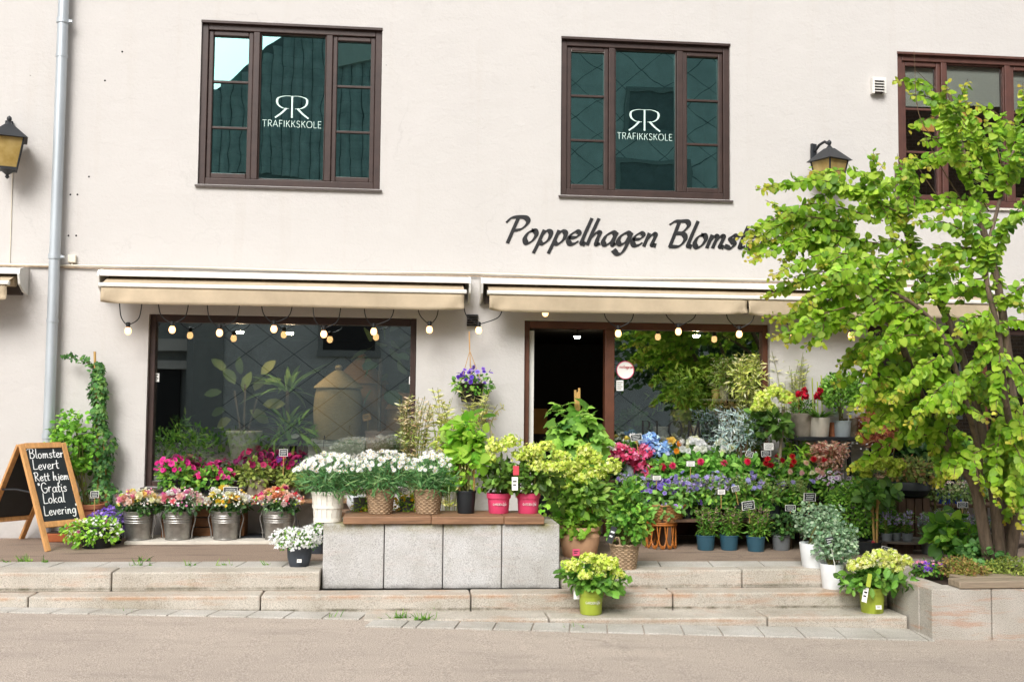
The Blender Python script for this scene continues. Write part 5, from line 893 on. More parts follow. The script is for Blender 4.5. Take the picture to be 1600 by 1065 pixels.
for k, (px, Y, z, box) in enumerate(((1000, -.62, .3, (965, 1032, 738, 775)), (1068, -.84, .26, (1040, 1098, 742, 792)), (1112, -.84, .26, (1085, 1142, 738, 795)), (1158, -.84, .26, (1132, 1186, 736, 795)), (1205, -.84, .26, (1178, 1236, 742, 798)), (1245, -.84, .26, (1222, 1270, 745, 800)))):
    b = PL('scabiosa_pot', ['hazy lilac catmint below the pink hydrangea', 'lilac flowered perennial right of the wicker tray', 'lilac flowered perennial, second on the lower tier', 'lilac scabiosa below the hot pink dahlia, third on the lower tier', 'lilac scabiosa below the red dahlias, fourth on the lower tier', 'green perennial at the right end of the lower tier'][k], 'potted plant', px, z=z, Y=Y, group='lilac perennials on the lower tier'); b.pot('lip', 32, 26, 24, 'plastic_black')
    b.spikes(box, 26, OVAL, 7, ['6f8a4a', '7f9a58', '5d7a3e', '94a86c'], STAR5 if k < 3 else None, ['a79ac8', '9a8cb8', 'b8aed0'], nl=16, fsz=4); b.fol((box[0], box[1], box[2]+16, box[3]), 200, OVAL, 9, 'mid', stems=0); b.flo((box[0]-2, box[1]+2, box[2]-4, box[3]-14), (8, 26, 24, 18, 14, 5)[k], SCAB, 8.5, SCP, lo=-.2, each=False, name='scabious_flowers', up=.8)
# wicker tray on rattan stool
b = PL('rattan_stool', 'round stool of looped orange rattan left of the teal pots', 'stool', 1038, 858, wb=44); rs = b; H = W(1038, 815, b.p[1])[2]; R_ = 24*b.m
for k in range(12):
    g0 = 2*math.pi*k/12; g1 = g0+2*math.pi/12*1.5
    for j in range(3):
        pts = []
        for t in np.linspace(0, 1, 12): g = g0+(g1-g0)*t; e = abs(2*t-1); pts.append((R_*(.94+.05*(1-e))*math.cos(g), R_*(.94+.05*(1-e))*math.sin(g), H*(e**2.6)*.98+.006+.012*j*(1-e)))
        M().tube(pts, .0055, 5).build('loop', 'rattan', b.t, 70)
for z in (H, H*.93): M().tube([(R_*math.cos(x), R_*math.sin(x), z) for x in np.linspace(0, 2*math.pi, 36)], .009, 6, cap=False).build('ring', 'rattan', b.t, 70)
M().lathe([(R_*.98, H-.004), (R_*.98, H+.006)], 28).build('seat', 'rattan', b.t)
b = PL('viola_tray', 'wide round wicker tray of violet geraniums on the rattan stool', 'flower tray', 1040, z=rs.p[2]+H+.008, Y=rs.p[1]); b.pot('wicker', 66, 50, 26, 'wicker_brown'); b.fol((1000, 1088, 762, 808), 420, OVAL, 11, ['6f9a4a', '82aa58', '5b8540'], ry=.2, lk=.3).flo((1002, 1092, 745, 812), 46, PANSY, 9.5, ['7f6cb4', '9284c4', '6c5aa4', 'a596cc'], lo=-.4, ry=.22, each=False, name='violet_flowers')
b.flo((1018, 1050, 752, 776), 24, PANSY, 9, ['7a5ec0', '8f76cf'], lo=-.2, name='violet_cluster')
for k, (px, mt_) in enumerate(((1106, 'plastic_teal'), (1143, 'plastic_teal'), (1185, 'plastic_teal'), (1225, 'plastic_grey'))):
    b = PL('salvia_pot', ['teal pot with green salvia, leftmost on the ground', 'teal pot with green salvia, second from left', 'teal pot with green salvia, third from left', 'grey pot with low green leaves right of the teal pots'][k], 'potted plant', px, 860+(k == 2)*2, wb=24, group='pots on the ground in front of the tiers'); b.pot('lip', 30, 25, 23, mt_)
    if k < 3: b.spikes((px-19, px+19, 788, 842), 30, LANCE, 9, 'mid', STAR5, ['b08a8a', 'a07888', '8aa05a'], nl=22, fsz=2.6); b.fol((px-17, px+17, 806, 844), 160, LANCE, 9, 'mid', ry=.09, stems=0)
    else: b.fol((px-22, px+26, 800, 842), 330, OVAL, 8, 'dark', ry=.12)
for px, py, w, h, Y, lab, rot, mt_ in ((994, 683, 16, 9, -.45, 'black price sign above the pink hydrangea', -.15, 'slate_board'), (1026, 746, 14, 7, -.9, 'white outlined price label above the violet tray', 0, 'paper'), (1127, 768, 12, 8, -1.05, 'white label among the lilac scabiosa', 0, 'paper'), (1149, 763, 11, 7, -1.05, 'small tilted black label among the lilac scabiosa', -.2, 'slate_board'), (1169, 789, 19, 12, -1.12, 'black price sign above the second and third teal pots', -.12, 'slate_board'), (1201, 697, 17, 11, -.6, 'white printed card below the silver shrub', 0, 'paper'), (1197, 708, 14, 8, -.66, 'black label under the white printed card', -.1, 'slate_board'), (1171, 709, 10, 8, -.62, 'grey label below the silver shrub stem', .3, 'slate_board'), (1079, 724, 13, 8, -.72, 'blank cream label between the pink dahlias', 0, 'paper'), (1235, 793, 15, 8, -1.0, 'white rimmed oval price sign above the grey pot', 0, 'slate_board'), (1265, 776, 19, 11, -1.0, 'black framed price sign above the silvery eucalyptus', .05, 'slate_board'), (1231, 685, 14, 8, -.3, 'black price label left of the black shelf', -.3, 'slate_board'), (1430, 650, 18, 11, -.5, 'black price sign standing in the basket by the maple', 0, 'slate_board'), (1408, 727, 12, 8, -.75, 'black price sign beside the black tub', .3, 'slate_board'), (1504, 788, 16, 8, -1.1, 'black oval price sign left of the tree trunk', 0, 'slate_board'), (1388, 861, 22, 11, -1.75, 'black price sign behind the right lime hydrangea', .25, 'slate_board')): price_sign(px, py, w, h, Y, lab, rot, 22, mt_)
# silver shrub, willow, standards
b = PL('silver_shrub', 'silvery blue shrub standard in front of the right window', 'potted plant', 1160, z=.42, Y=-.32); b.pot('lip', 34, 28, 28, 'plastic_black'); b.canes([((1158, 745), (1158, 690)), ((1164, 745), (1166, 690))], 2.2, name='stem', mat='bark'); b.fol((1116, 1200, 638, 714), 1100, LANCE, 9, 'blue', inner=.15, ry=.2, up=.3, jit=.8, lk=.3, stems=14)
b = PL('dappled_willow', 'feathery yellow green willow above the silver shrub', 'potted plant', 1166, z=.56, Y=-.2); b.pot('lip', 30, 25, 26, 'plastic_grey'); b.canes([((1166, 735), (1166, 600))], 2, name='stem', mat='bark'); b.fol((1138, 1196, 556, 628), 320, LANCE, 11, 'willow', inner=.1, stems=0); b.spikes((1134, 1198, 542, 640), 26, LANCE, 10, 'willow', nl=30)
b = PL('hydrangea_standard', 'lime hydrangea standard on a slender stem right of the silver shrub', 'potted plant', 1216, z=.3, Y=-.42); b.pot('lip', 32, 26, 30, 'plastic_black'); b.canes([((1214, 775), (1224, 640))], 2.8, name='stem', mat='wood_grey'); b.fol((1170, 1230, 636, 690), 230, OVAL, 15, ['4a6a2c', '5d7e36', '3a5724'], ry=.17, stems=0); b.heads([(1185, 622, 15), (1205, 612, 16), (1222, 622, 13), (1196, 636, 12), (1175, 636, 10)], 6, LIME)
b = PL('dappled_willow', 'pale willow against the wall left of the red snapdragons', 'potted plant', 1240, z=.6, Y=-.1); b.pot('lip', 24, 20, 24, 'clay_taupe'); b.spikes((1206, 1268, 548, 668), 18, LANCE, 10, 'willow', nl=20)
# shelf against the wall
sb = thing('wall_shelf', 'black metal shelf against the cream pier carrying five pots', 'shelf'); a, c = W(1238, 688, -.38), W(1336, 688, -.38)
M().box((a[0], -.4, a[2]), (c[0], -.08, a[2]+.035)).build('shelf_board', 'black_iron', sb, bevel=.004)
for x in (a[0]+.03, c[0]-.07):
    for y in (-.38, -.14): M().box((x, y, 0), (x+.03, y+.03, a[2]-.002)).build('leg', 'black_iron', sb)
zS = a[2]+.036
b = PL('snapdragon_pot', 'weathered grey clay pot with red snapdragons on the black shelf', 'potted plant', 1254, z=zS, Y=-.24); b.pot('plain', 40, 27, 36, 'clay_grey'); b.fol((1236, 1274, 622, 654), 260, LANCE, 9, 'mid', ry=.1); b.canes([((1249, 650), (1248, 622)), ((1273, 650), (1273, 622))], 1.2); b.heads([(1248, 612, 5), (1249, 620, 6), (1273, 613, 5), (1273, 620, 5), (1240, 617, 4)], 5, ['b01830', 'c4243c', '961428'], 40, flat=1.1, yr=.1)
b.tagcard(1229, 622, 9, 16, 'tag_red', fwd=.05)
b = PL('agapanthus_pot', 'white clay pot with strappy agapanthus leaves on the black shelf', 'potted plant', 1280, z=zS, Y=-.3); b.pot('plain', 34, 28, 30, 'clay_white'); b.blades(46, 34, 1.6, 'mid', .9, elev=(.5, 1.5)); b.canes([((1271, 655), (1269, 590)), ((1285, 655), (1283, 586)), ((1278, 655), (1277, 596))], .9, name='flower_stalk', mat='tag_green')
b = PL('terracotta_pot', 'small empty terracotta pot on the black shelf', 'pot', 1300, z=zS, Y=-.24); b.pot('lip', 16, 13, 22, 'terracotta'); b.tagcard(1302, 640, 6, 20, 'pot_palegrey', fwd=.05)
b = PL('topiary_pot', 'pale grey pot with round green topiary on the black shelf', 'potted plant', 1316, z=zS, Y=-.28); b.pot('lip', 28, 24, 25, 'pot_palegrey'); b.canes([((1313, 665), (1312, 625))], 2.2, name='stem', mat='bark'); b.fol((1284, 1346, 584, 642), 1900, OVAL, 6, ['5f8a30', '76a040', '4c7428', '8cb450'], inner=.4, ry=.19, up=.2, jit=.7, lk=.16, stems=6); b.tagcard(1322, 642, 9, 10, 'pot_palegrey', fwd=.1); b.canes([((1325, 668), (1327, 640))], 1, mat='paper', name='tag_stick')
b = PL('taupe_pot', 'taupe pot at the right end of the black shelf', 'pot', 1330, z=zS, Y=-.17); b.pot('lip', 22, 19, 28, 'clay_taupe')
# middle right
for px, fp, lab, box, hd in ((1205, ['a81828', 'bc2434', '8e1222'], 'dark red dahlias left of the black crate', (1180, 1232, 716, 760), [(1193, 716), (1198, 725), (1206, 713), (1215, 718), (1190, 722)]), (1240, ['b01a28', 'c02a38'], 'dark red dahlias above the black crate', (1222, 1262, 718, 760), [(1231, 712), (1233, 720), (1228, 726), (1264, 716), (1281, 718)]), (1262, ['e6c4a8', 'dca8a0', 'f0dcc4'], 'pale peach dahlias in the black crate', (1232, 1290, 730, 762), [(1227, 735), (1245, 737), (1262, 738), (1270, 733), (1277, 737), (1252, 722)])):
    b = PL('dahlia_pot', lab, 'potted plant', px, z=.42, Y=-.58 if px < 1250 else -.66, group='red and peach dahlias'); b.pot('lip', 32, 26, 24, 'plastic_black'); b.fol(box, 230, OVAL, 11, 'mid', ry=.12)
    for x, y in hd: M().inst(DAHLIA, [b.L(x, y)+np.array([0, -.11, 0])], rng.normal(0, 1, (1, 3)), [(rng.normal(0, .2), -1, .4)], 5.5*b.m, cols(1, fp, .06)).build('flower', 'petal', b.t)
o = thing('black_crate', 'black plastic crate holding the peach dahlias', 'crate', (0, 0, 0)); a, c = W(1216, 772, -.82), W(1275, 752, -.82); 
M().box((a[0], -.83, .3), (c[0], -.815, .43)).build('side', 'plastic_black', o); M().box((a[0], -.812, .28), (c[0], -.72, .3)).build('base', 'plastic_black', o); M().box((a[0]-.01, -.84, .43), (c[0]+.01, -.81, .442)).build('rim', 'plastic_black', o)
b = PL('leafy_pot', 'green leafy plant with long leaves below the black shelf', 'potted plant', 1247, z=.56, Y=-.32); b.pot('lip', 28, 24, 24, 'plastic_black'); b.fol((1226, 1268, 688, 726), 240, LANCE, 14, 'bright', ry=.12)
b = PL('pink_shrub', 'pink variegated shrub in a purple pot below the black shelf', 'potted plant', 1300, z=.42, Y=-.5); b.pot('lip', 26, 22, 16, 'plastic_purple'); b.spikes((1266, 1326, 688, 730), 34, OVAL, 8, ['c99a8c', 'd8b4a4', 'b07c70', 'd9c8b0'], nl=26); b.fol((1268, 1322, 692, 732), 260, OVAL, 7, ['c08a80', 'd0a898', '9a7a5c'], ry=.13, stems=0)
b = PL('osteospermum_pot', 'white pink daisies with dark eyes beside the peach dahlias', 'potted plant', 1303, z=.3, Y=-.78); b.pot('lip', 36, 30, 26, 'plastic_black'); b.fol((1274, 1332, 744, 784), 240, OVAL, 9, 'mid', ry=.13).flo((1272, 1334, 738, 776), 44, EYE, 8, ['e6ccd2', 'f0e0e2', 'dcb8c4'], lo=-.1, name='daisies')
b = PL('grass_pot', 'soft green grassy plant behind the osteospermum', 'potted plant', 1345, z=.42, Y=-.4); b.pot('lip', 30, 26, 26, 'terracotta'); b.blades(260, 34, .5, ['7f9a4c', '94ac60', '6c8a3c'], .5, elev=(.6, 1.4)); b.flo((1325, 1365, 690, 715), 14, STAR5, 4, ['ece8d8'], lo=0)
b = PL('boxwood_ball', 'large clipped dark green boxwood ball', 'potted plant', 1352, 862, wb=50); b.pot('lip', 66, 56, 36, 'plastic_black'); b.fol((1292, 1388, 746, 848), 3200, OVAL, 6, ['55802c', '648f34', '456c24', '80a544'], inner=.6, ry=.28, lk=.08, stems=0, jit=.5)
b = PL('hydrangea_standard', 'lime hydrangea standard with bare forked stem before the boxwood ball', 'potted plant', 1366, 868, wb=40); b.pot('lip', 40, 34, 20, 'plastic_black'); b.canes([((1366, 850), (1363, 790)), ((1370, 850), (1371, 780)), ((1363, 800), (1355, 775)), ((1368, 800), (1378, 772))], 2, name='stem'); b.fol((1338, 1402, 748, 796), 170, HEART, 12, ['4f7430', '61883a', '3f6026'], ry=.2, stems=0); b.heads([(1338, 728, 12), (1358, 725, 13), (1378, 722, 13), (1395, 727, 12), (1348, 740, 9), (1388, 738, 9)], 6, ['9fae42', 'b3bf55', '8c9e38'])
b.tagcard(1358, 850, 7, 14, 'tag_red', rot=.6, fwd=.06)
for px, py, lab, sz, dec in ((1279, 889, 'tall white pot with silvery eucalyptus on the terrace edge', (44, 36, 38), False), (1306, 921, 'white pot with printed leaves and silvery eucalyptus on the middle step', (36, 29, 38), True)):
    b = PL('eucalyptus_pot', lab, 'potted plant', px, py, z=-.13 if dec else .0, wb=sz[1]); b.pot('plain', *sz, 'pot_white'); box = (1246, 1318, 782, 856) if not dec else (1276, 1338, 812, 888); b.fol(box, 1500, ROUND, 5, ['6f8a6c', '829b7e', '5c785a', '98ab90'], inner=.15, ry=.2, lk=.25, stems=16)
    if dec:
        r = b.rb*.55+b.rt*.45
        for g, z in ((.25, .38), (.55, .45), (.4, .3), (.75, .36)): M().inst(OVAL, [((r+.003)*math.sin(g), -(r+.003)*math.cos(g), b.h*z)], [(math.cos(g), math.sin(g), rng.uniform(-.6, .8))], [(math.sin(g), -math.cos(g), 0)], .03, [lin('4d5f52')]).build('leaf_print', 'leaf', b.potobj)
price_sign(1297, 845, 13, 13, -2.28, 'small grey price tag on a white stick in the leaf printed pot', -.2, 42, 'slate_board', False)
# far right
b = PL('maple_pot', 'red leaved japanese maple against the pier at the right', 'potted plant', 1382, z=.42, Y=-.25); b.pot('lip', 36, 30, 30, 'clay_taupe'); b.fol((1346, 1402, 632, 700), 420, MAPLE, 11, ['9a5a3c', 'b06a48', '84452f', 'a87848'], inner=.2, ry=.2, stems=10, lk=.3, droop=.5); b.fol((1375, 1420, 668, 706), 130, MAPLE, 11, ['8a3c38', '743030'], stems=0)
for k, (px, py) in enumerate(((1424, 692), (1384, 712))):
    b = PL('small_basket', ['wicker basket with loop handles beside the maple', 'small wicker basket with a bow below the maple'][k], 'basket', px, z=.55-.06*k, Y=-.42-.06*k); b.pot('wicker', 36-6*k, 30-6*k, 22-4*k, 'wicker'); M().tube(catmull([(-b.rt, 0, b.h), (-b.rt*.7, 0, b.h+.1), (b.rt*.1, 0, b.h+.02)], 8), .006, 6).build('handle', 'wicker', b.t, 60)
    b.fol((px-22, px+22, py-34, py-8), 140, LANCE, 10, 'olive' if k == 0 else ['7a3c3c', '8a6a4c'])
b = PL('bowl_shrub', 'wide black tub of reddish green shrubs on a wooden block', 'potted plant', 1420, z=.30, Y=-.95); zt_ = W(1420, 776, -.95)[2]; b = b; b.t.location.z = zt_; b.p[2] = zt_; b.pot('round', 60, 54, 24, 'plastic_black'); b.fol((1392, 1462, 716, 758), 520, OVAL, 8, ['6d7c3c', '7f8c48', '8a6a44', '5c6c34'], ry=.2)
o = thing('wooden_block', 'dark slatted wooden stand under the black tub', 'stand', (b.p[0], b.p[1], 0))
for k in range(4): M().box((-.15+.075*k, -.1, .0), (-.085+.075*k, .12, zt_-.002)).build('slat', 'wood_dark', o, bevel=.004)
b = PL('foliage_pot', 'broad green leaves behind the black tub', 'potted plant', 1432, z=.4, Y=-.45); b.pot('lip', 32, 26, 26, 'plastic_black'); b.fol((1398, 1466, 684, 724), 120, HEART, 13, 'dark', ry=.14)
b = PL('white_hanging_pot', 'white pot with a pink bow behind the tree leaves', 'pot', 1457, z=.62, Y=-.3); b.pot('lip', 34, 26, 26, 'pot_white'); b.fol((1440, 1472, 668, 698), 60, OVAL, 10, 'mid')
for k, px in enumerate((1474, 1497)):
    b = PL('cobalt_pot', ['cobalt blue pot with upright green leaves, left of the two', 'cobalt blue pot with upright green leaves, right of the two'][k], 'potted plant', px, z=.36, Y=-.6, group='cobalt pots'); b.pot('plain', 20, 17, 16, 'plastic_cobalt'); b.fol((px-12, px+12, 708, 744), 90, OVAL, 12, 'mid', ry=.09, stems=5, droop=-.3)
sh2 = thing('low_shelf', 'dark low shelf carrying rows of grey pots behind the tree', 'shelf')
x0, x1 = W(1400, 760, -.6)[0], W(1620, 760, -.6)[0]
M().box((x0+.3, -.75, .335), (x1, -.45, .36)).build('shelf_board', 'wood_dark', sh2); M().box((x0+.3, -1.15, .16), (x1, -.85, .185)).build('shelf_board', 'black_iron', sh2); M().box((x0+.1, -.44, .4), (x1, -.12, .425)).build('shelf_board', 'wood_dark', sh2)
for x in (x0+.32, x0+.8, x1-.04):
    for y, h in ((-.7, .334), (-1.1, .159), (-.2, .399)): M().box((x, y, 0), (x+.035, y+.035, h)).build('leg', 'wood_dark', sh2)
for k, px in enumerate((1460, 1482, 1504, 1526, 1552, 1582)):
    b = PL('sedum_pot', ['grey pot of pale sedum left of the tree trunk, first in its row', 'grey pot of pale sedum left of the tree trunk, second in its row', 'grey pot of pale sedum left of the tree trunk, third in its row', 'grey pot of pale sedum just behind the leftmost tree stem', 'grey pot of pale sedum between the tree stems', 'grey pot of pale sedum behind the rightmost tree stem'][k], 'potted plant', px, z=.186, Y=-1., group='row of grey sedum pots behind the tree trunk'); b.pot('lip', 22, 18, 16, 'plastic_grey'); b.fol((px-15, px+15, 755, 785), 190, OVAL, 6, ['6f8a4c', '83995e', '5c7a3e', '9aa878'], ry=.09); b.flo((px-14, px+14, 752, 780), 50, STAR5, 3, ['c8a8a4', 'd8c4b8'], lo=.1)
for k, (px, pal) in enumerate(((1508, 'mid'), (1542, 'dark'), (1585, 'olive'), (1452, 'grey'))):
    b = PL('perennial_pot', ['green perennial on the rear shelf right of the cobalt pots', 'dark green perennial on the rear shelf behind the middle tree stem', 'olive green perennial on the rear shelf at the right edge', 'grey green perennial on the rear shelf left of the cobalt pots'][k], 'potted plant', px, z=.426, Y=-.28, group='perennials on the rear shelf'); b.pot('lip', 28, 24, 22, 'plastic_grey'); b.fol((px-24, px+24, 690, 748), 300, OVAL, 10, pal, ry=.13)
for k, px in enumerate((1450, 1478, 1508, 1538)):
    b = PL('lavender_pot', ['low lavender on the ground right of the round tray', 'low lavender on the ground behind the broad leaved plant', 'low lavender on the ground under the oval price sign', 'low lavender on the ground behind the left tree stem'][k], 'potted plant', px, z=.0, Y=-1.32, group='low lavender pots'); b.pot('lip', 26, 22, 18, 'plastic_grey'); b.spikes((px-17, px+17, 795, 846), 22, LANCE, 8, 'grey', STAR5, ['9a90b8', '8a80a8', 'b0a6c8'], nl=18, fsz=3)
tb = thing('tray_table', 'low round grey tray with small flowering pots on a block', 'tray', (W(1407, 845, -1.25)[0], -1.25, 0)); M().lathe([(.22, .105), (.235, .12), (.24, .12), (.225, .1), (.1, .098)], 32).build('tray', 'galvanised', tb, 40); M().box((-.08, -.06, 0), (.08, .08, .098)).build('block', 'wood_dark', tb)
for k, px in enumerate((1384, 1398, 1416)):
    b = PL('small_grey_pot', ['small grey pot of lavender at the left of the round tray', 'small grey pot of lilac flowers in the middle of the round tray', 'small grey pot of lilac flowers at the right of the round tray'][k], 'potted plant', px, z=.107, Y=-1.27+.05*(k == 1), group='small pots on the tray'); b.pot('lip', 17, 14, 12, 'plastic_grey'); b.spikes((px-9, px+9, 795, 836), 14, LANCE, 9, 'mid', STAR5, ['a898c8', 'b8acd4'], nl=16)
for k, px in enumerate((1436, 1460)):
    b = PL('periwinkle_pot', ['periwinkle blue pot of pale flowers right of the round tray, partly hidden', 'periwinkle blue pot of pale flowers beside the big leaved plant'][k], 'potted plant', px, 857, wb=18, group='periwinkle pots'); b.pot('collar', 24, 19, 20, 'plastic_periwinkle'); b.fol((px-16, px+16, 808, 842), 170, OVAL, 7, 'mid', ry=.09); b.flo((px-16, px+16, 804, 832), 50, STAR5, 4, ['cfc4cc', 'e2d8da', 'b8a8c0'], lo=.1)
# planting in the corner planter
b = PL('hosta_plant', 'broad leaved bright green plant left of the tree trunk', 'plant', 1490, z=-.02, Y=-2.05); b.rt = .08; b.fol((1452, 1530, 798, 882), 120, HEART, 18, 'mid', inner=.2, ry=.22, parts=True, stems=14); b.fol((1455, 1530, 815, 885), 120, OVAL, 14, 'mid', stems=0)
b = PL('geranium_plant', 'lobed green geranium at the foot of the tree', 'plant', 1535, z=-.02, Y=-2.35); b.pot('lip', 26, 22, 24, 'plastic_slate'); b.fol((1506, 1566, 850, 888), 230, ROUND, 10, ['5f8a4a', '6f9a56', '4d763c'], ry=.15)
b = PL('pansy_patch', 'purple pansies at the left corner of the granite planter', 'plant', 1452, z=-.02, Y=-2.5); b.fol((1428, 1474, 878, 902), 170, OVAL, 8, 'mid', ry=.1, stems=0).flo((1432, 1472, 878, 900), 16, PANSY, 10, ['7a48b8', '8a5cc8', '6638a4'], lo=-.1, front=.9, each=True).flo((1430, 1474, 874, 892), 12, STAR5, 6, ['c87a98', 'd898ac'], lo=0)
for px, box, lab in ((1505, (1474, 1536, 872, 906), 'low reddish sedum cushion in the granite planter'), (1580, (1545, 1616, 870, 906), 'low green sedum cushion at the right of the granite planter')):
    b = PL('sedum_cushion', lab, 'plant', px, z=-.03, Y=-2.6); b.fol(box, 1300, OVAL, 4.6, ['7a7a3c', '8a6a44', '67702f', '98884c'] if px < 1550 else ['77863c', '8a9648', '66762f'], ry=.2, stems=0, lk=.1)
# ------------------------------------------------------------------ inside the left window
dt = thing('display_table', 'white washed display table inside the left shop window', 'table'); x0, x1 = -2.2, .0
M().box((x0, .22, .66), (x1, 1.3, .7)).build('table_top', 'wood_dark', dt, bevel=.004)
for x in (x0+.05, x1-.1):
    for y in (.25, 1.2): M().box((x, y, 0), (x+.05, y+.05, .659)).build('leg', 'wood_dark', dt)
b = PL('rubber_plant', 'rubber plant in a white scalloped pot inside the left window', 'potted plant', 381, z=.701, Y=.5); b.pot('lip', 56, 38, 42, 'clay_white'); n = 14; P = []
for i in range(26): g = 2*math.pi*i/26; M().lathe([(.007, 0), (.006, .006), (.002, .008)], 8, (b.rt*1.0*math.cos(g), b.rt*1.0*math.sin(g), b.h*.86)).build('scallop', 'clay_white', b.potobj)
b.canes([((381, 682), (383, 600)), ((377, 682), (366, 610)), ((385, 682), (402, 620))], 1.6, name='stem', mat='bark')
pts = [(352, 580, -.8, .8), (374, 585, -.2, 1), (405, 585, .7, .8), (345, 612, -1, -.1), (412, 600, .9, .4), (388, 640, .5, -.3), (352, 640, -.9, -.2), (395, 610, .3, .6), (370, 600, -.4, .6), (360, 655, -.8, -.3), (410, 632, .9, .1), (382, 612, .2, 1)]
leaf_objs(b.t, leafT(.26, [(.25, .8), (.6, 1), (.85, .55)], -.2, .12), np.array([b.L(x, y)+np.array([rng.normal(0, .01), rng.normal(0, .06), 0]) for x, y, _, _ in pts]), np.array([(a, rng.normal(0, .4), c) for _, _, a, c in pts]), np.array([(rng.normal(0, .4), -1, .4) for _ in pts]), np.full(len(pts), .21)*rng.uniform(.8, 1.2, len(pts)), cols(len(pts), ['5f7438', '788448', '4c6430']), np.zeros(3))
b = PL('palm_plant', 'tall palm with spiky fronds inside the left window', 'potted plant', 448, z=.701, Y=.62); b.pot('lip', 36, 30, 30, 'plastic_black'); b.canes([((448, 690), (449, 610))], 3, name='stem', mat='bark')
b.blades(26, 72, 1.1, ['64893f', '7a9c50', '527a34'], .7, base=b.L(450, 612), parts=True, elev=(.0, 1.3)); b.blades(34, 55, 1.3, 'mid', .8, base=b.L(448, 665), parts=True, elev=(.1, 1.3)); b.blades(30, 46, 1.0, 'bright', .7, elev=(.4, 1.6), parts=True)
def tall_basket(px, y0, y1, yl, w, Y, z, mat, label):
    b = PL('lidded_basket', label, 'basket', px, z=z, Y=Y, group='tall lidded baskets'); a0 = b.L(px, y1)[2]; h1 = b.L(px, y0)[2]; h2 = b.L(px, yl)[2]; r = w/2*b.m; pr = []; n = 44
    for i in range(n+1): t = i/n; pr.append((r*(.82+.2*math.sin(math.pi*(.1+t*.75)))+(.004 if i % 2 else 0), h1*t))
    pr += [(r*.6, h1)]; M().lathe(pr, 40).build('body', mat, b.t, 60); pr = [(r*1.02, h1+.003)]
    for i in range(25): t = i/24; pr.append((r*(1.03*(1-t)**.85+.1*t)+(.003 if i % 2 else 0), h1+.012+(h2-h1-.05)*t**1.0))
    e = pr[-1][1]; pr += [(r*.16, e+.012), (r*.17, e+.03), (r*.1, e+.048), (.004, e+.052)]; M().lathe(pr, 40).build('lid', mat, b.t, 60)
bk = thing('wicker_trunk', 'white washed wicker trunk under the tall basket inside the left window', 'trunk', (W(527, 700, .5)[0], .55, .701)); M().box((-.27, -.18, 0), (.27, .2, .15)).build('body', 'pot_whitewash', bk, bevel=.01); M().box((-.28, -.19, .152), (.28, .21, .185)).build('lid', 'pot_whitewash', bk, bevel=.008)
for k in range(5): M().box((-.272, -.186, .02+.026*k), (.272, -.181, .036+.026*k)).build('strand', 'pot_whitewash', bk)
tall_basket(527, 607, 689, 572, 74, .52, .888, 'seagrass', 'tall pale lidded basket on the trunk inside the left window'); tall_basket(562, 600, 700, 553, 84, 1.1, .701, 'seagrass_tan', 'tall tan lidded basket behind the pale one')
tall_basket(632, 640, 705, 600, 60, 1.0, .701, 'seagrass_tan', 'tan lidded basket at the right end inside the left window')
b = PL('ficus_pot', 'dusty pink pot with broad leaved fig inside the left window', 'potted plant', 595, z=.701, Y=.45); b.pot('lip', 50, 46, 43, 'pot_pinkclay'); b.canes([((592, 680), (595, 560))], 3, name='stem', mat='bark'); b.fol((564, 640, 515, 640), 26, ROUND, 26, ['64805a', '7a9468', '527050'], inner=.6, ry=.2, parts=True, stems=0); b.tagcard(574, 651, 12, 10, 'cardboard', rot=-.3, fwd=.2); b.canes([((575, 672), (575, 655))], 1)
o = PL('fern_plant', 'dark green fern low at the left inside the left window', 'potted plant', 285, z=.25, Y=.4); o.pot('lip', 40, 34, 34, 'plastic_black'); o.fol((246, 330, 655, 745), 420, LANCE, 16, 'mid', ry=.16, stems=10)
b = PL('peace_lily', 'green leaves with a white flower low in the left window', 'potted plant', 452, z=.701, Y=.36); b.rt = .05; b.pot('lip', 26, 22, 20, 'plastic_black'); b.fol((420, 500, 655, 705), 60, LANCE, 26, 'bright', ry=.12); M().inst(OVAL, [b.L(455, 682)+np.array([0, -.1, 0])], [(1, 0, .2)], [(0, -1, .3)], .09, [lin('e8ece0')]).build('flower', 'petal', b.t)
cu = thing('drawer_counter', 'dark wooden drawer counter deep inside the shop', 'counter', (-1.2, 2.6, 0)); M().box((-.9, 0, 0), (1.3, .6, .95)).build('body', 'wood_dark', cu)
for i in range(4):
    for j in range(3): d_ = M().box((-.85+.53*i, -.02, .08+.29*j), (-.36+.53*i, -.001, .33+.29*j)).build('drawer', 'wood_dark', cu, bevel=.004); M().box((-.65+.53*i, -.032, .22+.29*j), (-.56+.53*i, -.021, .235+.29*j)).build('handle', 'galvanised', d_)
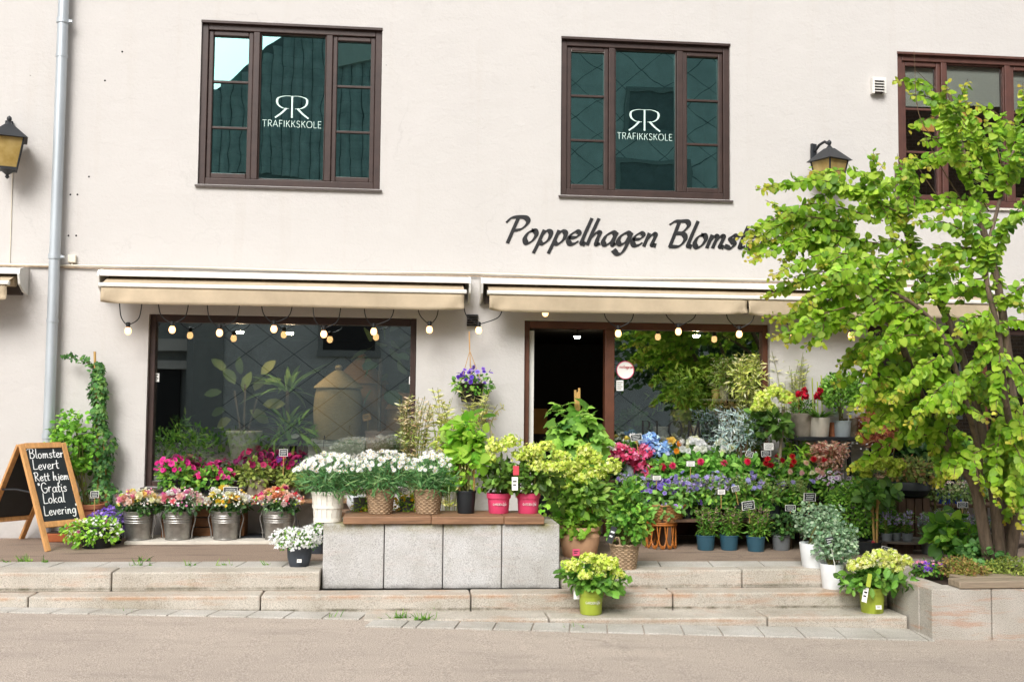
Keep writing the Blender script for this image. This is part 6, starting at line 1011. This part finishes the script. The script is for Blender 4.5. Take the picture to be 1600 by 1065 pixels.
# inside the right window
rt_ = thing('window_shelf', 'wooden display shelf inside the right shop window', 'shelf'); M().box((2.1, .2, .84), (3.5, .7, .87)).build('shelf_board', 'wood_dark', rt_); M().box((3.0, .45, 1.3), (3.5, .7, 1.32)).build('shelf_board', 'stone_pale', rt_)
for x in (2.12, 3.44): M().box((x, .25, 0), (x+.04, .65, .839)).build('leg', 'wood_dark', rt_)
M().box((3.24, .55, .871), (3.27, .58, 1.299)).build('post', 'stone_pale', rt_)
b = PL('fern_planter', 'tall grey planter with green fern inside the right window', 'potted plant', 1064, z=.871, Y=.42); b.pot('plain', 34, 31, 52, 'clay_taupe'); b.fol((1018, 1112, 574, 640), 420, LANCE, 15, ['6f9440', '86a850', '557a34'], inner=.15, ry=.2, jit=.7, stems=14, lk=.3)
for k, (px, z, Y, w, h, mt_, lab) in enumerate(((1032, .871, .3, 24, 26, 'clay_white', 'cream clay pot on the shelf behind the cream begonias'), (1085, .871, .3, 22, 28, 'terracotta_pale', 'pale terracotta pot on the shelf behind the cream begonias'), (1131, 1.0, .35, 18, 26, 'terracotta_pale', 'pale terracotta pot with dry flowers inside the right window'), (1132, 1.321, .55, 16, 20, 'clay_white', 'white pot on the upper shelf inside the right window'), (1118, 1.321, .6, 13, 14, 'terracotta_pale', 'small terracotta pot on the upper shelf inside the right window'))):
    b = PL('clay_pot', lab, 'pot', px, z=z, Y=Y); b.pot('lip', w, w*.8, h, mt_)
    if k == 2: M().box((-.03, -.03, .871-1.0), (.03, .03, -.001)).build('foot', 'clay_white', b.t); b.fol((1104, 1164, 628, 646), 160, OVAL, 6, ['a08468', 'b89a80', '8a7058'], ry=.1)
    if k == 3: b.fol((1108, 1166, 560, 612), 160, LANCE, 11, 'mid', ry=.14)
b = PL('dark_ficus', 'dark leafy ficus inside the right window by the post', 'potted plant', 990, z=.3, Y=.42); b.pot('lip', 36, 30, 30, 'plastic_black'); b.fol((962, 1018, 640, 720), 420, OVAL, 12, 'dark', ry=.18, stems=10)
o = thing('cardboard_box', 'orange brown box standing inside the doorway', 'box', (W(842, 690, 1.6)[0], 1.6, 0)); M().box((-.1, 0, 0), (.1, .3, .92)).build('stand', 'interior_dark', o); M().box((-.09, -.01, .922), (.09, .25, 1.2)).build('carton', 'cardboard', o)
# ------------------------------------------------------------------ the katsura tree
TY = -2.4; tr = thing('katsura_tree', 'multi-stemmed tree with heart shaped lime green leaves in the corner planter', 'tree', (W(1560, 868, TY)[0], TY, -.03)); TP = np.array(tr.location)
def tp(px, py, Y): return W(px, py, Y)-TP
limbs = [[(1545, 872, -2.4), (1532, 800, -2.4), (1520, 752, -2.4), (1490, 712, -2.42), (1440, 620, -2.5), (1400, 520, -2.55), (1340, 440, -2.5), (1285, 400, -2.45)], [(1562, 872, -2.4), (1556, 790, -2.36), (1548, 740, -2.3), (1530, 650, -2.2), (1490, 520, -2.1), (1440, 420, -2.1), (1405, 330, -2.15), (1400, 262, -2.2)], [(1578, 872, -2.36), (1590, 790, -2.4), (1592, 740, -2.45), (1580, 600, -2.5), (1560, 450, -2.5), (1528, 330, -2.45), (1500, 220, -2.4), (1482, 140, -2.4)],
         [(1566, 872, -2.3), (1575, 780, -2.2), (1605, 650, -2.1), (1640, 480, -2.1), (1640, 300, -2.1)], [(1530, 760, -2.42), (1528, 700, -2.6), (1500, 600, -2.8), (1470, 520, -2.9), (1420, 470, -2.95), (1350, 440, -3.0)], [(1590, 720, -2.5), (1570, 620, -2.8), (1560, 520, -3.0), (1540, 420, -3.05), (1560, 320, -3.0), (1585, 230, -2.9)], [(1552, 740, -2.3), (1510, 640, -2.0), (1450, 560, -1.8), (1380, 500, -1.75), (1320, 470, -1.8)]]
q = M(); LC = []
for i, L in enumerate(limbs):
    c = catmull([tp(*p) for p in L], 7); n = len(c); r0 = .044 if i < 4 else .024; q2 = M().tube(c, np.linspace(1, .12, n)**.8*r0+.004, 9 if i < 4 else 7); q2.build('trunk' if i < 4 else 'branch', 'bark', tr, 60); LC.append(c)
LP = []; LA = []; LN = []; LS = []; LCo = []; tw = M()
def spray(pts, dens=.028, size=.066, young=.25):
    size *= .8; dens *= .82
    c = catmull(pts, 10); seg = np.linalg.norm(np.diff(c, axis=0), axis=1); cum = np.concatenate([[0], np.cumsum(seg)]); Lt = cum[-1]; n = max(4, int(Lt/dens)); tw.tube(c, np.linspace(.006, .0016, len(c)), 4, lin('6d5a45'))
    for k in range(n):
        d = Lt*(.05+.95*(k+rng.uniform(-.3, .3))/n); j = min(len(c)-2, max(0, np.searchsorted(cum, d)-1)); f = (d-cum[j])/max(seg[j], 1e-6); p = c[j]*(1-f)+c[j+1]*f; tdir = nrm(c[j+1]-c[j]); u = d/Lt
        side = nrm(np.cross(tdir, [0, -1., .3])+1e-6)
        for sg in (-1, 1):
            if rng.uniform() < .08: continue
            a = side*sg*.9+tdir*.25+np.array([0, -.2, -.75])+rng.normal(0, .3, 3); nn = np.array([0, -1., .55])+side*sg*.35+rng.normal(0, .38, 3)
            LP.append(p+rng.normal(0, .008, 3)+nrm(a)*.012); LA.append(a); LN.append(nn); s_ = size*rng.uniform(.7, 1.2)*(1-.55*max(0, u-.75)/.25); LS.append(s_)
            y_ = rng.uniform(); yc = max(0, (u-(1-young))/young)
            base = np.array(lin(['7aa424', '8cb030', '648f20', 'a2be42'][rng.integers(4)])); yl = np.array(lin(['c0a840', 'b8923c', 'a9b038', 'c4b050'][rng.integers(4)]))
            LCo.append(base*(1-yc*.85*(y_ < .75))+yl*yc*.85*(y_ < .75))
man = [((1310, 345), (1225, 338), (1153, 372)), ((1325, 360), (1235, 366), (1158, 396)), ((1340, 350), (1240, 345), (1165, 380)), ((1600, 640), (1590, 720), (1580, 800)), ((1605, 660), (1602, 740), (1596, 830)), ((1570, 650), (1545, 700), (1535, 770)), ((1585, 620), (1560, 690), (1556, 790)), ((1400, 330), (1290, 283), (1180, 296)), ((1380, 345), (1270, 318), (1165, 362)), ((1370, 380), (1270, 368), (1168, 408)), ((1350, 430), (1270, 432), (1188, 466)), ((1400, 420), (1300, 395), (1200, 432)), ((1420, 470), (1310, 478), (1190, 498)), ((1390, 490), (1290, 505), (1200, 525)), ((1400, 520), (1340, 545), (1308, 592)), ((1320, 480), (1262, 500), (1225, 540)), ((1400, 300), (1330, 290), (1262, 265)), ((1380, 340), (1365, 290), (1382, 252)), ((1420, 330), (1408, 280), (1402, 240)), ((1430, 330), (1425, 280), (1418, 246)), ((1500, 260), (1480, 190), (1478, 122)), ((1510, 280), (1480, 215), (1470, 160)), ((1540, 300), (1515, 200), (1480, 170)), ((1560, 300), (1530, 210), (1500, 150)), ((1545, 330), (1500, 250), (1484, 205)), ((1590, 240), (1560, 180), (1520, 165)), ((1600, 260), (1596, 200), (1598, 130)),
       ((1480, 640), (1400, 610), (1345, 650)), ((1480, 680), (1410, 650), (1378, 672)), ((1440, 600), (1370, 590), (1338, 640)), ((1500, 700), (1440, 660), (1400, 690)), ((1580, 700), (1570, 780), (1565, 840)), ((1560, 690), (1500, 720), (1490, 745)), ((1590, 680), (1560, 740), (1540, 745)), ((1590, 700), (1585, 770), (1572, 820)), ((1360, 400), (1290, 345), (1215, 330)), ((1370, 440), (1300, 450), (1235, 480))]
for pts in man:
    y0 = -2.45+rng.uniform(-.25, .25); y1 = y0+rng.uniform(-.45, .35); P = [tp(pts[0][0], pts[0][1], y0), tp(pts[1][0], pts[1][1], (y0+y1)/2), tp(pts[2][0], pts[2][1], y1)]
    spray(P, .024, .07, .22)
    for k in range(2):
        a = P[0]*(.5-.2*k)+P[1]*(.5+.2*k); e = a+(P[2]-P[1])*rng.uniform(.4, .7)+np.array([rng.normal(0, .06), rng.normal(0, .18), rng.normal(0, .12)]); spray([a, (a+e)/2+np.array([0, 0, .03]), e], .027, .062)
for k in range(135):
    c = LC[rng.choice(len(LC), p=[.2, .2, .16, .08, .14, .12, .1])]; j = int(len(c)*rng.uniform(.36, .99)); p = c[min(j, len(c)-1)]; pz = p[2]
    d = np.array([rng.normal(-.28, .5), rng.normal(-.1, .42), rng.normal(.02 if pz < 1.9 else .22, .3)]); ln = rng.uniform(.35, .75); e = p+nrm(d)*ln; mid = (p+e)/2+np.array([0, 0, .06]); e = e-np.array([0, 0, .05])
    w_ = e+TP
    if pz > 2.6 and rng.uniform() < .55: continue
    if w_[1] > -1.35 or w_[2] < .62 or (w_[0] < 3.0 and w_[2] < 1.5): continue
    spray([p, mid, e], .026, .07, .2)
allc = np.concatenate([c[len(c)//3:] for c in LC])
for k in range(42):
    tx, ty = rng.uniform(1350, 1625), rng.uniform(400, 735); low = 745-.55*max(0, 1480-tx)
    if ty > low: ty = low-rng.uniform(0, 60)
    e = tp(tx, ty, rng.uniform(-3.15, -2.5)); d = np.linalg.norm(allc-(e+np.array([.25, .1, .12])), axis=1); p = allc[d.argmin()]; spray([p, (p+e)/2+np.array([0, 0, .05]), e], .027, .07, .2)
for pts in (((1510, 260), (1440, 190), (1428, 80)), ((1530, 400), (1460, 300), (1415, 230)), ((1545, 380), (1470, 260), (1440, 200)), ((1520, 330), (1490, 180), (1432, 110))): tw.tube(catmull([tp(pts[0][0], pts[0][1], -2.4), tp(pts[1][0], pts[1][1], -2.5), tp(pts[2][0], pts[2][1], -2.55)], 8), np.linspace(.006, .0015, 17), 4, lin('6d5a45'))
tw.build('twigs', 'twig', tr, 60, kind='stuff')
LP, LA, LN, LS, LCo = map(np.array, (LP, LA, LN, LS, LCo)); LCo = np.clip(LCo*1.12*(1+rng.normal(0, .13, (len(LCo), 1))), .005, .9)
order = np.argsort(LP[:, 1]); pick = order[:300]; rest = order[300:]
crown = bpy.data.objects.new('crown', M().inst(HEART, LP[rest], LA[rest], LN[rest], LS[rest], LCo[rest]).mesh('crown', 'leaf', 60)); COL.objects.link(crown); crown.parent = tr; crown['kind'] = 'stuff'
leaf_objs(tr, HEART, LP[pick], LA[pick], LN[pick], LS[pick], LCo[pick], np.zeros(3))
print('tree leaves', len(LP))
# tree across the street, mirrored in the right window
ot = thing('street_tree', 'dark leafy tree across the street, mirrored in the right shop window', 'tree', (5.9, -10.6, -.38)); M().tube([(0, 0, 0), (.05, 0, 1), (-.03, .1, 2.2), (0, 0, 3.4)], [.14, .11, .09, .03], 9).build('trunk', 'bark', ot, 60)
n = 5200; D = sph(n, -1); P = np.array([0, 0, 3.0])+D*np.array([2.1, 1.2, 2.3])*((.35+.65*rng.uniform(0, 1, n)**.5)*lump(D, .3, 4))[:, None]; M().inst(OVAL, P, D+rng.normal(0, .6, (n, 3)), D+rng.normal(0, .5, (n, 3)), rng.uniform(.1, .2, n), cols(n, GREENS['dark'])).build('crown', 'leaf', ot, kind='stuff')
hd_ = thing('hedge', 'green hedge along the house across the street, mirrored low in the left window', 'hedge', (-4.2, -11.9, -.2)); n = 2500; D = sph(n, -.3); P = D*np.array([2.2, .35, .95])*(.6+.4*rng.uniform(0, 1, n))[:, None]; M().inst(OVAL, P, D+rng.normal(0, .6, (n, 3)), D+UPV, rng.uniform(.06, .12, n), cols(n, GREENS['mid'])).build('foliage', 'leaf', hd_, kind='stuff')
